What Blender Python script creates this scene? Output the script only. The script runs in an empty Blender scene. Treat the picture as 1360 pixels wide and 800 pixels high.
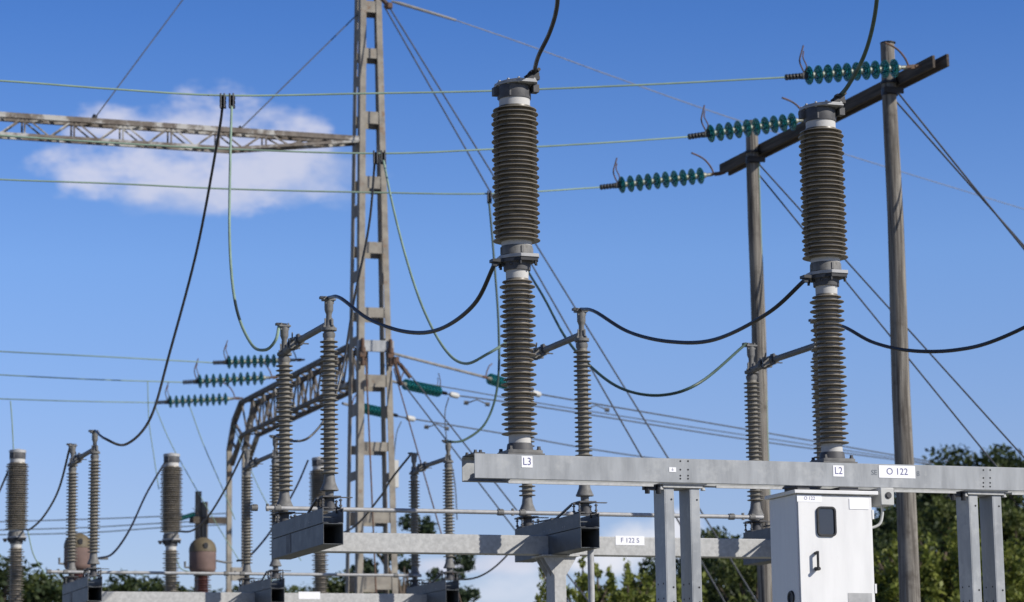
import bpy, math, random
from mathutils import Vector, Matrix
random.seed(7)
PI = math.pi
sc = bpy.context.scene
COL = sc.collection
# ------------------------------------------------------------------ camera
F = 3600.0; PITCH = math.atan(620/3600.0); ROLL = 0.015; EYE = 1.65
cam = bpy.data.cameras.new('camera'); co = bpy.data.objects.new('camera', cam); COL.objects.link(co)
sc.camera = co
CR = Matrix.Rotation(PI/2+PITCH, 4, 'X') @ Matrix.Rotation(-ROLL, 4, 'Z')
co.matrix_world = Matrix.Translation((0, 0, EYE)) @ CR
cam.sensor_width = 36; cam.lens = 36*F/1360; cam.clip_start = .5; cam.clip_end = 5000
cam.dof.use_dof = True; cam.dof.focus_distance = 20.6; cam.dof.aperture_fstop = 3.6
# ------------------------------------------------------------------ light
SUN_PHI = math.radians(63); SUN_EL = math.radians(31)
w = bpy.data.worlds.new('World'); sc.world = w; w.use_nodes = True
nt = w.node_tree; nt.nodes.clear()
def N(t, typ, **kw):
    n = t.nodes.new(typ)
    for k, v in kw.items():
        if k == 'inp':
            for a, b in v.items(): n.inputs[a].default_value = b
        else: setattr(n, k, v)
    return n
sky = N(nt, 'ShaderNodeTexSky', sky_type='NISHITA', sun_disc=False, sun_elevation=SUN_EL, sun_rotation=PI-SUN_PHI,
        air_density=1.0, dust_density=0.3, ozone_density=3.0)
bg = N(nt, 'ShaderNodeBackground', inp={'Strength': .1})
out = N(nt, 'ShaderNodeOutputWorld')
tint = N(nt, 'ShaderNodeMix', data_type='RGBA', blend_type='MULTIPLY', inp={0: 1.0})
sg = N(nt, 'ShaderNodeTexCoord'); sx_ = N(nt, 'ShaderNodeSeparateXYZ'); nt.links.new(sg.outputs['Generated'], sx_.inputs[0])
ramp = N(nt, 'ShaderNodeValToRGB'); nt.links.new(sx_.outputs[2], ramp.inputs[0])
stops = [(0.0, (.98, .93, 1.18)), (.105, (.94, .95, 1.28)), (.184, (.85, 1.02, 1.43)), (.272, (.47, .76, 1.30)), (.38, (.27, .47, .85)), (.6, (.17, .28, .50))]
while len(ramp.color_ramp.elements) < len(stops): ramp.color_ramp.elements.new(.5)
for el, (p_, c_) in zip(ramp.color_ramp.elements, stops): el.position = p_; el.color = (*[x*.6 for x in c_], 1)
sc_ = N(nt, 'ShaderNodeVectorMath', operation='SCALE'); nt.links.new(ramp.outputs[0], sc_.inputs[0]); sc_.inputs['Scale'].default_value = 1/.6
nt.links.new(sc_.outputs[0], tint.inputs['B'])
nt.links.new(sky.outputs[0], tint.inputs['A'])
def wdir(px, py):
    d = CR.to_3x3() @ Vector(((px-680)/F, -(py-400)/F, -1)); return d.normalized()
tc = N(nt, 'ShaderNodeTexCoord')
prev = tint.outputs['Result']
def vm(op, a, b=None):
    n = N(nt, 'ShaderNodeVectorMath', operation=op); nt.links.new(a, n.inputs[0])
    if b is not None: n.inputs[1].default_value = b
    return n.outputs['Value'] if op in ('DOT_PRODUCT', 'LENGTH') else n.outputs['Vector']
def mm(op, a, b=0.0, c=None):
    n = N(nt, 'ShaderNodeMath', operation=op)
    for i, x in enumerate((a, b, c)):
        if x is None: continue
        if isinstance(x, (int, float)): n.inputs[i].default_value = x
        else: nt.links.new(x, n.inputs[i])
    return n.outputs[0]
def cloud(lobes, seed, amount, colr, noise=2.9, scale=1.7, soft=1.15):
    """a soft cloud bank standing in a fixed compass direction of the sky; lobes = (px, py, half width, half height)"""
    global prev
    c = wdir(lobes[0][0], lobes[0][1]); r = c.cross(Vector((0, 0, 1))).normalized(); u = r.cross(c)
    a = vm('DOT_PRODUCT', tc.outputs['Generated'], tuple(r)); b = vm('DOT_PRODUCT', tc.outputs['Generated'], tuple(u))
    f = mm('GREATER_THAN', vm('DOT_PRODUCT', tc.outputs['Generated'], tuple(c)), 0.0); v = None
    for px, py, hw, hh in lobes:
        d = wdir(px, py); x = mm('DIVIDE', mm('SUBTRACT', a, d.dot(r)), hw); y = mm('DIVIDE', mm('SUBTRACT', b, d.dot(u)), hh)
        q = mm('SUBTRACT', 1.0, mm('ADD', mm('MULTIPLY', x, x), mm('MULTIPLY', y, y))); q = mm('MAXIMUM', q, -1.2)
        v = q if v is None else mm('SMOOTH_MAX', v, q, .5)
    cb = N(nt, 'ShaderNodeCombineXYZ', inp={2: seed}); nt.links.new(mm('MULTIPLY', a, 34.0), cb.inputs[0]); nt.links.new(mm('MULTIPLY', b, 60.0), cb.inputs[1])
    no = N(nt, 'ShaderNodeTexNoise', inp={'Scale': scale, 'Detail': 8.0, 'Roughness': .56}); nt.links.new(cb.outputs[0], no.inputs['Vector'])
    v = mm('ADD', v, mm('MULTIPLY', mm('SUBTRACT', no.outputs[0], .5), noise))
    mr = N(nt, 'ShaderNodeMapRange', interpolation_type='SMOOTHSTEP', inp={1: -.1, 2: soft, 3: 0.0, 4: amount}); nt.links.new(v, mr.inputs[0])
    m = mm('MULTIPLY', mr.outputs[0], f)
    mx = N(nt, 'ShaderNodeMix', data_type='RGBA'); mx.inputs['B'].default_value = colr
    nt.links.new(m, mx.inputs[0]); nt.links.new(prev, mx.inputs['A']); prev = mx.outputs['Result']
cloud([(235, 225, .052, .015), (140, 172, .016, .011), (285, 170, .026, .016), (375, 185, .020, .014), (330, 235, .034, .014), (120, 220, .022, .010)], 3.1, .80, (6.9, 7.0, 8.3, 1))
cloud([(400, 235, .03, .013), (250, 262, .03, .008)], 6.7, .45, (5.8, 6.2, 7.8, 1), noise=2.0)
cloud([(668, 748, .018, .006), (600, 752, .02, .004)], 5.3, .8, (7.0, 7.1, 8.2, 1), noise=1.6)
cloud([(668, 785, .02, .007), (705, 780, .014, .010)], 2.3, .6, (7.2, 7.6, 8.8, 1), noise=1.8)
cloud([(860, 722, .022, .009), (900, 700, .012, .008), (800, 745, .018, .007)], 1.3, .95, (8.2, 8.3, 9.0, 1), noise=1.6)
nt.links.new(prev, bg.inputs['Color']); nt.links.new(bg.outputs[0], out.inputs['Surface'])
sl = bpy.data.lights.new('sun', 'SUN'); sl.energy = 5.0; sl.angle = math.radians(.5); sl.color = (1, .95, .87)
so = bpy.data.objects.new('sun', sl); COL.objects.link(so)
sdir = Vector((-math.sin(SUN_PHI)*math.cos(SUN_EL), math.cos(SUN_PHI)*math.cos(SUN_EL), -math.sin(SUN_EL)))
so.rotation_euler = sdir.to_track_quat('-Z', 'Y').to_euler(); so.location = (20, -15, 30)
vs = sc.view_settings; vs.view_transform = 'Standard'; vs.look = 'None'; vs.gamma = 1; vs.exposure = 0
# ------------------------------------------------------------------ placing helpers
TH = math.atan(1335/3653.0)                       # the yard's grid is turned this much from the view
U = Vector((math.cos(TH), math.sin(TH), 0)); V = Vector((-math.sin(TH), math.cos(TH), 0)); Z = Vector((0, 0, 1))
CAM = Vector((0, 0, EYE))
def W(px, py, Y):
    d = wdir(px, py); return CAM + d*(Y/d.y)
class Frame:
    def __init__(s, O): s.O = Vector((O.x, O.y, 0))
    def loc(s, P): d = P-s.O; return Vector((d.dot(U), d.dot(V), d.z))
    def world(s, a, b, c): return s.O+U*a+V*b+Z*c
    def hit(s, px, py, b):                        # where the sight line meets the plane v = b
        d = wdir(px, py); t = (b-(CAM-s.O).dot(V))/d.dot(V); return s.loc(CAM+d*t)
# ------------------------------------------------------------------ materials
MATS = {}
def mat(name, col, rough=.6, metal=0.0, var=.15, scale=6.0, col2=None, stretch=(1, 1, 1), bump=0.0, trans=0.0, detail=6.0,
        lo=.35, hi=.65, spec=.5, dirt=None, coat=0.0, ior=1.5):
    m = bpy.data.materials.new(name); m.use_nodes = True; t = m.node_tree; b = t.nodes['Principled BSDF']
    b.inputs['Roughness'].default_value = rough; b.inputs['Metallic'].default_value = metal
    b.inputs['Specular IOR Level'].default_value = spec; b.inputs['IOR'].default_value = ior
    b.inputs['Transmission Weight'].default_value = trans; b.inputs['Coat Weight'].default_value = coat
    c = N(t, 'ShaderNodeTexCoord'); mp = N(t, 'ShaderNodeMapping'); mp.inputs['Scale'].default_value = stretch
    t.links.new(c.outputs['Object'], mp.inputs[0])
    no = N(t, 'ShaderNodeTexNoise', inp={'Scale': scale, 'Detail': detail, 'Roughness': .6}); t.links.new(mp.outputs[0], no.inputs['Vector'])
    mr = N(t, 'ShaderNodeMapRange', inp={1: lo, 2: hi}); t.links.new(no.outputs[0], mr.inputs[0])
    mx = N(t, 'ShaderNodeMix', data_type='RGBA')
    c2 = col2 or tuple(x*(1-var*1.6) for x in col)
    mx.inputs['A'].default_value = (*c2, 1); mx.inputs['B'].default_value = (*(col if col2 else tuple(x*(1+var*.5) for x in col)), 1)
    t.links.new(mr.outputs[0], mx.inputs[0]); res = mx.outputs['Result']
    if dirt:                                      # patches of dirt with a shape of their own
        n2 = N(t, 'ShaderNodeTexNoise', inp={'Scale': dirt[1], 'Detail': 8.0, 'Roughness': .7}); t.links.new(c.outputs['Object'], n2.inputs['Vector'])
        m2 = N(t, 'ShaderNodeMapRange', inp={1: dirt[2], 2: dirt[3]}); t.links.new(n2.outputs[0], m2.inputs[0])
        x2 = N(t, 'ShaderNodeMix', data_type='RGBA'); x2.inputs['B'].default_value = (*dirt[0], 1)
        t.links.new(m2.outputs[0], x2.inputs[0]); t.links.new(res, x2.inputs['A']); res = x2.outputs['Result']
    t.links.new(res, b.inputs['Base Color'])
    r2 = N(t, 'ShaderNodeMapRange', inp={1: .3, 2: .7, 3: max(.02, rough-.1), 4: min(1, rough+.1)}); t.links.new(no.outputs[0], r2.inputs[0])
    t.links.new(r2.outputs[0], b.inputs['Roughness'])
    if bump:
        bp = N(t, 'ShaderNodeBump', inp={'Strength': bump, 'Distance': .01}); t.links.new(no.outputs[0], bp.inputs['Height']); t.links.new(bp.outputs[0], b.inputs['Normal'])
    MATS[name] = m; return m
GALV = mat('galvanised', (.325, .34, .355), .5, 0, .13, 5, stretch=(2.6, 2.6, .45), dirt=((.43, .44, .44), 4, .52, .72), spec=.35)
GALV_SHADE = mat('shaded_galvanised', (.115, .125, .135), .55, 0, .2, 8, dirt=((.16, .17, .175), 6, .52, .75), spec=.35)  # cross beam zinc, shade of the left faces put into its base colour
GALV2 = mat('galvanised_speckled', (.46, .46, .45), .6, 0, .12, 26, dirt=((.36, .355, .34), 7, .56, .8), spec=.3)
ALU = mat('aluminium', (.38, .38, .38), .55, .1, .12, 14)
CAST = mat('cast_grey', (.085, .085, .09), .6, 0, .2, 12, dirt=((.15, .14, .125), 14, .55, .78), spec=.35)
CASTL = mat('cast_light', (.175, .172, .165), .6, 0, .18, 12, dirt=((.09, .085, .075), 16, .55, .75), spec=.35)
PORC = mat('porcelain_brown', (.21, .185, .148), .40, 0, .2, 5, stretch=(1, 1, 2.5), dirt=((.075, .07, .045), 6, .54, .74), spec=.5)
PORC2 = mat('porcelain_grey', (.215, .2, .17), .55, 0, .16, 7, dirt=((.12, .105, .08), 11, .52, .75), spec=.35)
COLLAR = mat('cement_collar', (.50, .49, .47), .7, 0, .08, 10)
BLACK = mat('black_metal', (.03, .03, .032), .5, .4, .2, 12)
RUBBER = mat('black_rubber', (.018, .018, .02), .45, 0, .2, 12)
RUST = mat('rusty_iron', (.16, .085, .05), .75, .2, .35, 14, col2=(.06, .045, .038))
WOOD = mat('weathered_wood', (.255, .235, .205), .9, 0, .3, 34, col2=(.075, .066, .058), stretch=(1, 1, .03), bump=.7, lo=.36, hi=.60, dirt=((.09, .078, .066), 3, .54, .72), spec=.2)
WOOD_SHADE = mat('shaded_weathered_wood', (.12, .10, .082), .9, 0, .3, 30, col2=(.045, .038, .032), stretch=(1, .04, 1), bump=.5, lo=.35, hi=.62, spec=.2)  # crossarm wood, darkened in colour to carry the shade on its left side
GLASS = mat('teal_glass', (.05, .38, .37), .03, 0, .02, 4, trans=.82, ior=1.5)
ZINC = mat('zinc_cap', (.25, .26, .22), .5, .4, .15, 20)
TOWER = mat('weathered_tower_steel', (.32, .295, .25), .8, 0, .25, 4, col2=(.20, .18, .155), dirt=((.19, .10, .05), 3.2, .57, .70), spec=.2)
TRUSS_SHADE = mat('shaded_truss_steel', (.19, .17, .15), .75, 0, .25, 5, col2=(.07, .06, .052), dirt=((.34, .33, .31), 1.3, .57, .63), spec=.2)  # receding truss: shade of its left-facing side painted into the base tone
TRUSS = mat('weathered_truss_steel', (.21, .185, .16), .75, 0, .25, 5, col2=(.11, .09, .075), dirt=((.42, .41, .385), 1.1, .50, .56), spec=.2)
COPPER = mat('patinated_conductor', (.23, .32, .25), .65, 0, .12, 2.0, dirt=((.035, .05, .05), .45, .62, .64), spec=.3)
COPPERD = mat('dark_patinated_conductor', (.04, .075, .055), .5, 0, .2, 2.0, dirt=((.09, .15, .11), .8, .62, .66))
STEELW = mat('steel_wire', (.09, .095, .105), .6, 0, .2, 6, spec=.3)
SILVER = mat('bright_stranded_wire', (.24, .235, .23), .6, 0, .2, 6, spec=.3)
WHITE = mat('white_enamel', (.74, .735, .725), .42, 0, .05, 2.2, stretch=(3, 3, .5), dirt=((.50, .50, .50), 2.0, .60, .85), spec=.35)
CABSIDE = WHITE
LABEL = mat('white_label', (.85, .85, .86), .4, 0, .03, 5)
INK = mat('blue_ink', (.075, .075, .22), .5, 0, .05, 5)
STENCIL = mat('grey_stencil', (.12, .14, .17), .6, 0, .05, 5)
DGLASS = mat('dark_window_glass', (.02, .025, .035), .12, 0, .1, 3, spec=.8)
HOLE = mat('bolt_hole', (.012, .012, .014), .9, 0, .05, 5)
TANK = mat('faded_pinkish_tank', (.17, .115, .10), .65, 0, .12, 5, spec=.3)
TANKT = mat('tan_tank_dome', (.13, .105, .065), .6, 0, .12, 5, spec=.3)
REDP = mat('reddish_porcelain', (.13, .045, .03), .35, 0, .15, 6)
PLASTIC = mat('white_polymer', (.50, .50, .48), .6, 0, .05, 8, spec=.3)
GRAVEL = mat('grass_and_gravel', (.25, .24, .21), .95, 0, .3, 1.5, col2=(.18, .18, .12), bump=.4)
BARK = mat('bark', (.12, .09, .065), .9, 0, .3, 12, stretch=(1, 1, .2))
def leafmat(name, c1, c2):
    m = bpy.data.materials.new(name); m.use_nodes = True; t = m.node_tree; b = t.nodes['Principled BSDF']
    b.inputs['Roughness'].default_value = .55; b.inputs['Specular IOR Level'].default_value = .3
    g = N(t, 'ShaderNodeNewGeometry'); c = N(t, 'ShaderNodeTexCoord')
    no = N(t, 'ShaderNodeTexNoise', inp={'Scale': .8, 'Detail': 3.0}); t.links.new(c.outputs['Object'], no.inputs['Vector'])
    ad = N(t, 'ShaderNodeMath', operation='ADD'); t.links.new(g.outputs['Random Per Island'], ad.inputs[0]); t.links.new(no.outputs[0], ad.inputs[1])
    mr = N(t, 'ShaderNodeMapRange', inp={1: .4, 2: 1.4}); t.links.new(ad.outputs[0], mr.inputs[0])
    mx = N(t, 'ShaderNodeMix', data_type='RGBA'); mx.inputs['A'].default_value = (*c1, 1); mx.inputs['B'].default_value = (*c2, 1)
    t.links.new(mr.outputs[0], mx.inputs[0]); t.links.new(mx.outputs['Result'], b.inputs['Base Color'])
    tr = N(t, 'ShaderNodeBsdfTranslucent'); t.links.new(mx.outputs['Result'], tr.inputs[0])
    ms = N(t, 'ShaderNodeMixShader', inp={0: .3}); t.links.new(b.outputs[0], ms.inputs[1]); t.links.new(tr.outputs[0], ms.inputs[2])
    t.links.new(ms.outputs[0], t.nodes['Material Output'].inputs['Surface']); MATS[name] = m; return m
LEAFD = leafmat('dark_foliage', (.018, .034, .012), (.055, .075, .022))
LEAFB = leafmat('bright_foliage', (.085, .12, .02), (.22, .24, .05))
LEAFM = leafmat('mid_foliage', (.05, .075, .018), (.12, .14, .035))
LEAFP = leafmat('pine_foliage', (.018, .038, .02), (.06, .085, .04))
# ------------------------------------------------------------------ mesh builder
class MB:
    def __init__(s): s.v = []; s.f = []
    def add(s, vs, fs):
        o = len(s.v); s.v += [tuple(x) for x in vs]; s.f += [tuple(i+o for i in f) for f in fs]
    def box(s, x0, x1, y0, y1, z0, z1):
        s.add([(x0,y0,z0),(x1,y0,z0),(x1,y1,z0),(x0,y1,z0),(x0,y0,z1),(x1,y0,z1),(x1,y1,z1),(x0,y1,z1)],
              [(0,3,2,1),(4,5,6,7),(0,1,5,4),(1,2,6,5),(2,3,7,6),(3,0,4,7)]); return s
    def bar(s, p, q, wx, wy=None, up=Z):
        p = Vector(p); q = Vector(q); d = (q-p).normalized(); wy = wy or wx
        sd = d.cross(Vector(up)); sd = sd.normalized() if sd.length > 1e-4 else Vector((1, 0, 0)); un = sd.cross(d).normalized()
        vs = []
        for c in (p, q):
            for i, j in ((-1,-1),(1,-1),(1,1),(-1,1)): vs.append(c+sd*(i*wx/2)+un*(j*wy/2))
        s.add(vs, [(0,3,2,1),(4,5,6,7),(0,1,5,4),(1,2,6,5),(2,3,7,6),(3,0,4,7)]); return s
    def tube(s, pts, r, n=10, caps=True):
        pts = [Vector(p) for p in pts]; k = len(pts); rr = r if isinstance(r, (list, tuple)) else [r]*k
        d0 = (pts[1]-pts[0]).normalized(); a = d0.orthogonal().normalized(); vs = []
        for i, p in enumerate(pts):
            d = (pts[min(i+1, k-1)]-pts[max(i-1, 0)]).normalized()
            a = (a-d*a.dot(d)).normalized(); b = d.cross(a)
            for j in range(n): t = 2*PI*j/n; vs.append(p+(a*math.cos(t)+b*math.sin(t))*rr[i])
        fs = [(i*n+j, i*n+(j+1) % n, (i+1)*n+(j+1) % n, (i+1)*n+j) for i in range(k-1) for j in range(n)]
        if caps: fs += [tuple(reversed(range(n))), tuple(range((k-1)*n, k*n))]
        s.add(vs, fs); return s
    def lathe(s, prof, n=32, o=(0, 0, 0), ax=None, cap=True):
        """prof = [(h, r)...] turned about ax through o"""
        ax = Vector(ax) if ax else Z; o = Vector(o)
        a = ax.orthogonal().normalized() if abs(ax.z) < .999 else Vector((1, 0, 0)); b = ax.cross(a); k = len(prof); vs = []
        for h, r in prof:
            for j in range(n): t = 2*PI*j/n; vs.append(o+ax*h+(a*math.cos(t)+b*math.sin(t))*r)
        fs = [(i*n+j, i*n+(j+1) % n, (i+1)*n+(j+1) % n, (i+1)*n+j) for i in range(k-1) for j in range(n)]
        if cap: fs += [tuple(reversed(range(n))), tuple(range((k-1)*n, k*n))]
        s.add(vs, fs); return s
    def prism(s, poly, z0, z1):
        n = len(poly); s.add([(x, y, z0) for x, y in poly]+[(x, y, z1) for x, y in poly],
            [tuple(reversed(range(n))), tuple(range(n, 2*n))]+[(i, (i+1) % n, n+(i+1) % n, n+i) for i in range(n)]); return s
    def bolt(s, x, y, z, r=.012, h=.02):
        s.lathe([(0, r*1.7), (h*.35, r*1.7), (h*.35, r*1.3), (h, r*1.3)], 6, (x, y, z)); return s
def obj(name, mb, m, parent=None, origin=None, bevel=0.0, sharp=38):
    me = bpy.data.meshes.new(name); o0 = Vector(origin) if origin is not None else Vector((0, 0, 0))
    me.from_pydata([tuple(Vector(v)-o0) for v in mb.v], [], mb.f); me.validate()
    me.materials.append(m)
    me.polygons.foreach_set('use_smooth', [True]*len(me.polygons)); me.set_sharp_from_angle(angle=math.radians(sharp)); me.update()
    o = bpy.data.objects.new(name, me); COL.objects.link(o); o.location = o0
    if parent is not None: o.parent = parent
    if bevel:
        b = o.modifiers.new('bevel', 'BEVEL'); b.width = bevel; b.segments = 2; b.limit_method = 'ANGLE'
    return o
def tag(o, label=None, cat=None, group=None, kind=None):
    if label: o['label'] = label
    if cat: o['category'] = cat
    if group: o['group'] = group
    if kind: o['kind'] = kind
    return o
def thing(name, label, cat, P, group=None, rot=TH, scale=1.0):
    e = bpy.data.objects.new(name, None); COL.objects.link(e); e.empty_display_size = .1
    e.location = P; e.rotation_euler = (0, 0, rot); e.scale = (scale,)*3
    return tag(e, label, cat, group)
def copy_tree(o, parent=None):
    c = o.copy(); COL.objects.link(c)
    if parent is not None: c.parent = parent
    for ch in list(o.children): copy_tree(ch, c)
    return c
def dup(o, P, label, group, name=None, scale=None):
    c = copy_tree(o); c.location = P; c['label'] = label; c['group'] = group
    if scale: c.scale = (scale,)*3
    return c
def text(s, size, m, parent, x, y, z, name='lettering', sx=1.0):
    """flat lettering facing -y of its parent, centred on x, z"""
    cu = bpy.data.curves.new('t', 'FONT'); cu.body = s; cu.size = size; cu.align_x = 'CENTER'; cu.align_y = 'CENTER'; cu.extrude = .0006; cu.resolution_u = 4
    to = bpy.data.objects.new('t', cu); COL.objects.link(to)
    bpy.context.view_layer.update()
    me = bpy.data.meshes.new_from_object(to.evaluated_get(bpy.context.evaluated_depsgraph_get()))
    bpy.data.objects.remove(to); bpy.data.curves.remove(cu)
    for v in me.vertices: v.co = Vector((v.co.x*sx, -v.co.z, v.co.y))
    me.materials.clear(); me.materials.append(m)
    o = bpy.data.objects.new(name, me); COL.objects.link(o); o.location = (x, y, z); o.parent = parent; return o
def spline(pts, per=10):
    P = [Vector(p) for p in pts]; P = [P[0]*2-P[1]]+P+[P[-1]*2-P[-2]]; r = []
    for i in range(1, len(P)-2):
        for k in range(per):
            t = k/per; a, b, c, d = P[i-1:i+3]
            r.append(.5*((2*b)+(-a+c)*t+(2*a-5*b+4*c-d)*t*t+(-a+3*b-3*c+d)*t**3))
    r.append(P[-2]); return r
# ------------------------------------------------------------------ ground, hill
g = MB(); g.add([(-3000, -500, 0), (3000, -500, 0), (3000, 4500, 0), (-3000, 4500, 0)], [(0, 1, 2, 3)])
tag(obj('ground', g, GRAVEL), kind='structure')
h = MB(); nx, ny = 40, 24
def hz(x, y): return 8.5*math.exp(-((x-34)/19)**2-((y-128)/26)**2)+.35*math.sin(x*.3)*math.cos(y*.21)-.3
hv = [(-10+x*2.4, 85+y*4, hz(-10+x*2.4, 85+y*4)) for y in range(ny) for x in range(nx)]
h.add(hv, [(y*nx+x, y*nx+x+1, (y+1)*nx+x+1, (y+1)*nx+x) for y in range(ny-1) for x in range(nx-1)])
tag(obj('hill', h, GRAVEL), kind='structure')
# ------------------------------------------------------------------ breaker frame
BF = Frame(W(630, 602, 19.5))
bt = BF.hit(630, 602, 0).z; bb = BF.hit(630, 635, 0).z            # top and underside of the beam
BW = .285
bfr = thing('equipment_support_frame', 'front galvanised beam on paired columns carrying the signs L3, L2 and O 122', 'support frame', BF.O)
BL = 5.9
def chan_beam(name, y0, y1, z0, z1, L, open_dir, x0=0, t=.007, fl=.07):
    m = MB()
    if open_dir > 0: m.box(x0, x0+L, y0, y0+t, z0, z1); ya, yb = y0+t, y0+fl
    else: m.box(x0, x0+L, y1-t, y1, z0, z1); ya, yb = y1-fl, y1-t
    m.box(x0, x0+L, ya, yb, z1-t, z1-.0006); m.box(x0, x0+L, ya, yb, z0+.0006, z0+t)
    return m
obj('beam', chan_beam('b', 0, 0, bb, bt, BL, 1, fl=.03), GALV, bfr, bevel=.003)
obj('beam', chan_beam('b', 0, BW, bb, bt, BL, -1, fl=.05), GALV, bfr, bevel=.003)
for a in (.045,):
    tp = MB().box(a-.04, a+.04, .004, BW-.004, bt+.001, bt+.009)
    for y in (.05, BW-.05):
        for x in (-.02, .02): tp.bolt(a+x, y, bt+.009, .009, .022)
    obj('tie_plate', tp, CAST, bfr)
for x0, x1 in ((670, 862), (945, 1032), (1180, 1262), (1336, 1420)):
    a0 = BF.hit(x0, 645, .10).x; a1 = BF.hit(x1, 645, .10).x
    obj('cable_strip', MB().box(a0, a1, .012, .03, bb-.031, bb-.013), GALV2, bfr)
HP = {}
def holes(par, pts, ax, r=.0075, m=None):
    key = (ax, round(r, 4))
    if key not in HP:
        HP[key] = obj('bolt_hole', MB().lathe([(0, r), (.001, r)], 10, (0, 0, 0), ax), m or HOLE, par); o = HP[key]; o.location = pts[0]; pts = pts[1:]
    for p in pts:
        o = HP[key].copy(); COL.objects.link(o); o.parent = par; o.location = p
def column_pair(px):
    for k in range(2):
        a = BF.hit(px, 660, .05).x+k*.207
        y0 = .045; D = .2; m = MB()
        m.box(a-.008, a, y0, y0+D, 0, bb-.035)                    # web
        m.box(a, a+.072, y0, y0+.009, 0, bb-.035); m.box(a, a+.072, y0+D-.009, y0+D, 0, bb-.035)
        c = obj('column', m, GALV, bfr, bevel=.003)
        holes(bfr, [(a+.05, y0-.0005, zz) for zz in (bb-.12, bb-.77, bb-.88, bb-.99)], (0, -1, 0))
        holes(bfr, [(a-.0085, y0+yy, zz) for zz in (bb-.74, bb-.85, bb-.96) for yy in (.05, .15)], (-1, 0, 0))
    a = BF.hit(px, 660, .05).x
    pl = MB().box(a-.05, a+.33, .02, .27, bb-.012, bb-.002).box(a-.02, a+.30, .03, .26, bb-.034, bb-.0125)
    for x in (-.03, .31): pl.bolt(a+x, .05, bb-.05, .012, .03)
    obj('cap_plate', pl, GALV2, bfr, bevel=.002)
    br = MB().box(a-.16, a-.03, .06, .10, bb-.05, bb-.014)
    for x in (-.14, -.05): br.lathe([(-.035, .02), (0, .02), (0, .012), (.03, .012)], 8, (a+x, .05, bb-.045))
    obj('clamp_bracket', br, BLACK, bfr)
    obj('footing', MB().box(a-.2, a+.48, -.15, .45, 0, .12), COLLAR, bfr, bevel=.01)
column_pair(883); column_pair(1287)
def plate(fr, par, x0, y0, x1, y1, b, m=LABEL, th=.003, name='sign_plate'):
    p = fr.hit(x0, y1, b); q = fr.hit(x1, y0, b)
    cx = (p.x+q.x)/2; cz = (p.z+q.z)/2; hw = (q.x-p.x)/2; hh = (q.z-p.z)/2
    e = obj(name, MB().box(-hw, hw, -th, -.0004, -hh, hh), m, par); e.location = (cx, b, cz); return e, hw, hh
def sign(fr, par, box, s, size, b, sx=.9, ink=INK):
    e, hw, hh = plate(fr, par, *box, b); text(s, size, ink, e, 0, -.0036, 0, sx=sx); return e
sign(BF, bfr, (692.7, 606.2, 707, 621), 'L3', .078, 0)
sign(BF, bfr, (1106.6, 618.6, 1120.3, 633), 'L2', .078, 0)
sign(BF, bfr, (1167.4, 619.3, 1215, 634.6), 'O 122', .072, 0, sx=1.0)
p = BF.hit(1161, 628, 0); text('SE', .055, STENCIL, bfr, p.x, -.001, p.z, 'stencil_lettering')
p = BF.hit(1219.3, 629.5, 0); text('8', .055, STENCIL, bfr, p.x, -.001, p.z, 'stencil_lettering')
e, hw, hh = plate(BF, bfr, 888.6, 621, 897.6, 627, 0, name='earth_symbol_plate')
obj('earth_symbol', MB().box(-.0012, .0012, -.0042, -.0032, 0, .013).box(-.01, .01, -.0042, -.0032, -.002, 0).box(-.006, .006, -.0042, -.0032, -.007, -.005), INK, e)
for xs, ys in (((903.6, 913.8), (612.7, 624, 632, 636)), ((1306, 1315), (624.5, 635, 641.5, 646.5))):
    holes(bfr, [(q.x, -.0004, q.z) for q in [BF.hit(x, y, 0) for x in xs for y in ys]], (0, -1, 0), .0068)
# ------------------------------------------------------------------ two-stage insulator pole (breaker)
_p = BF.hit(690.5, 602, .15); _Y = BF.world(_p.x, .15, 0).y
KB = 498.5/(W(682.5, 104, _Y).z-bt)               # pixels of the measured profile per metre of height
def bz(y): return (602.5-y)/KB
def shed_profile(z0, z1, n, R, r2, rc, th=.017, rise=.010):
    """alternating big and small sheds, bottom to top"""
    pr = [(z0, rc)]; st = (z1-z0)/n
    for i in range(n):
        for k, rr in ((0, R), (.5, r2)):
            if k and not r2: continue
            zz = z0+st*(i+k)+st*.08
            pr += [(zz+rise+.002, rc+.002), (zz+rise*.95, rc+(rr-rc)*.25), (zz+rise*.42, rc+(rr-rc)*.7), (zz, rr-.003), (zz+.001, rr-.0005), (zz+.0045, rr), (zz+.0075, rr-.003), (zz+.004+th*.45, rc+(rr-rc)*.5), (zz+th, rc+.003)]
    pr += [(z1, rc)]; return pr
HEX = [(-.02, -.17), (.12, -.17), (.145, -.11), (.13, .12), (.03, .22), (-.085, .22), (-.125, .12), (-.135, .0), (-.09, -.10)]
HEX2 = [(x*.98, y*.86) for x, y in HEX]
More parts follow.
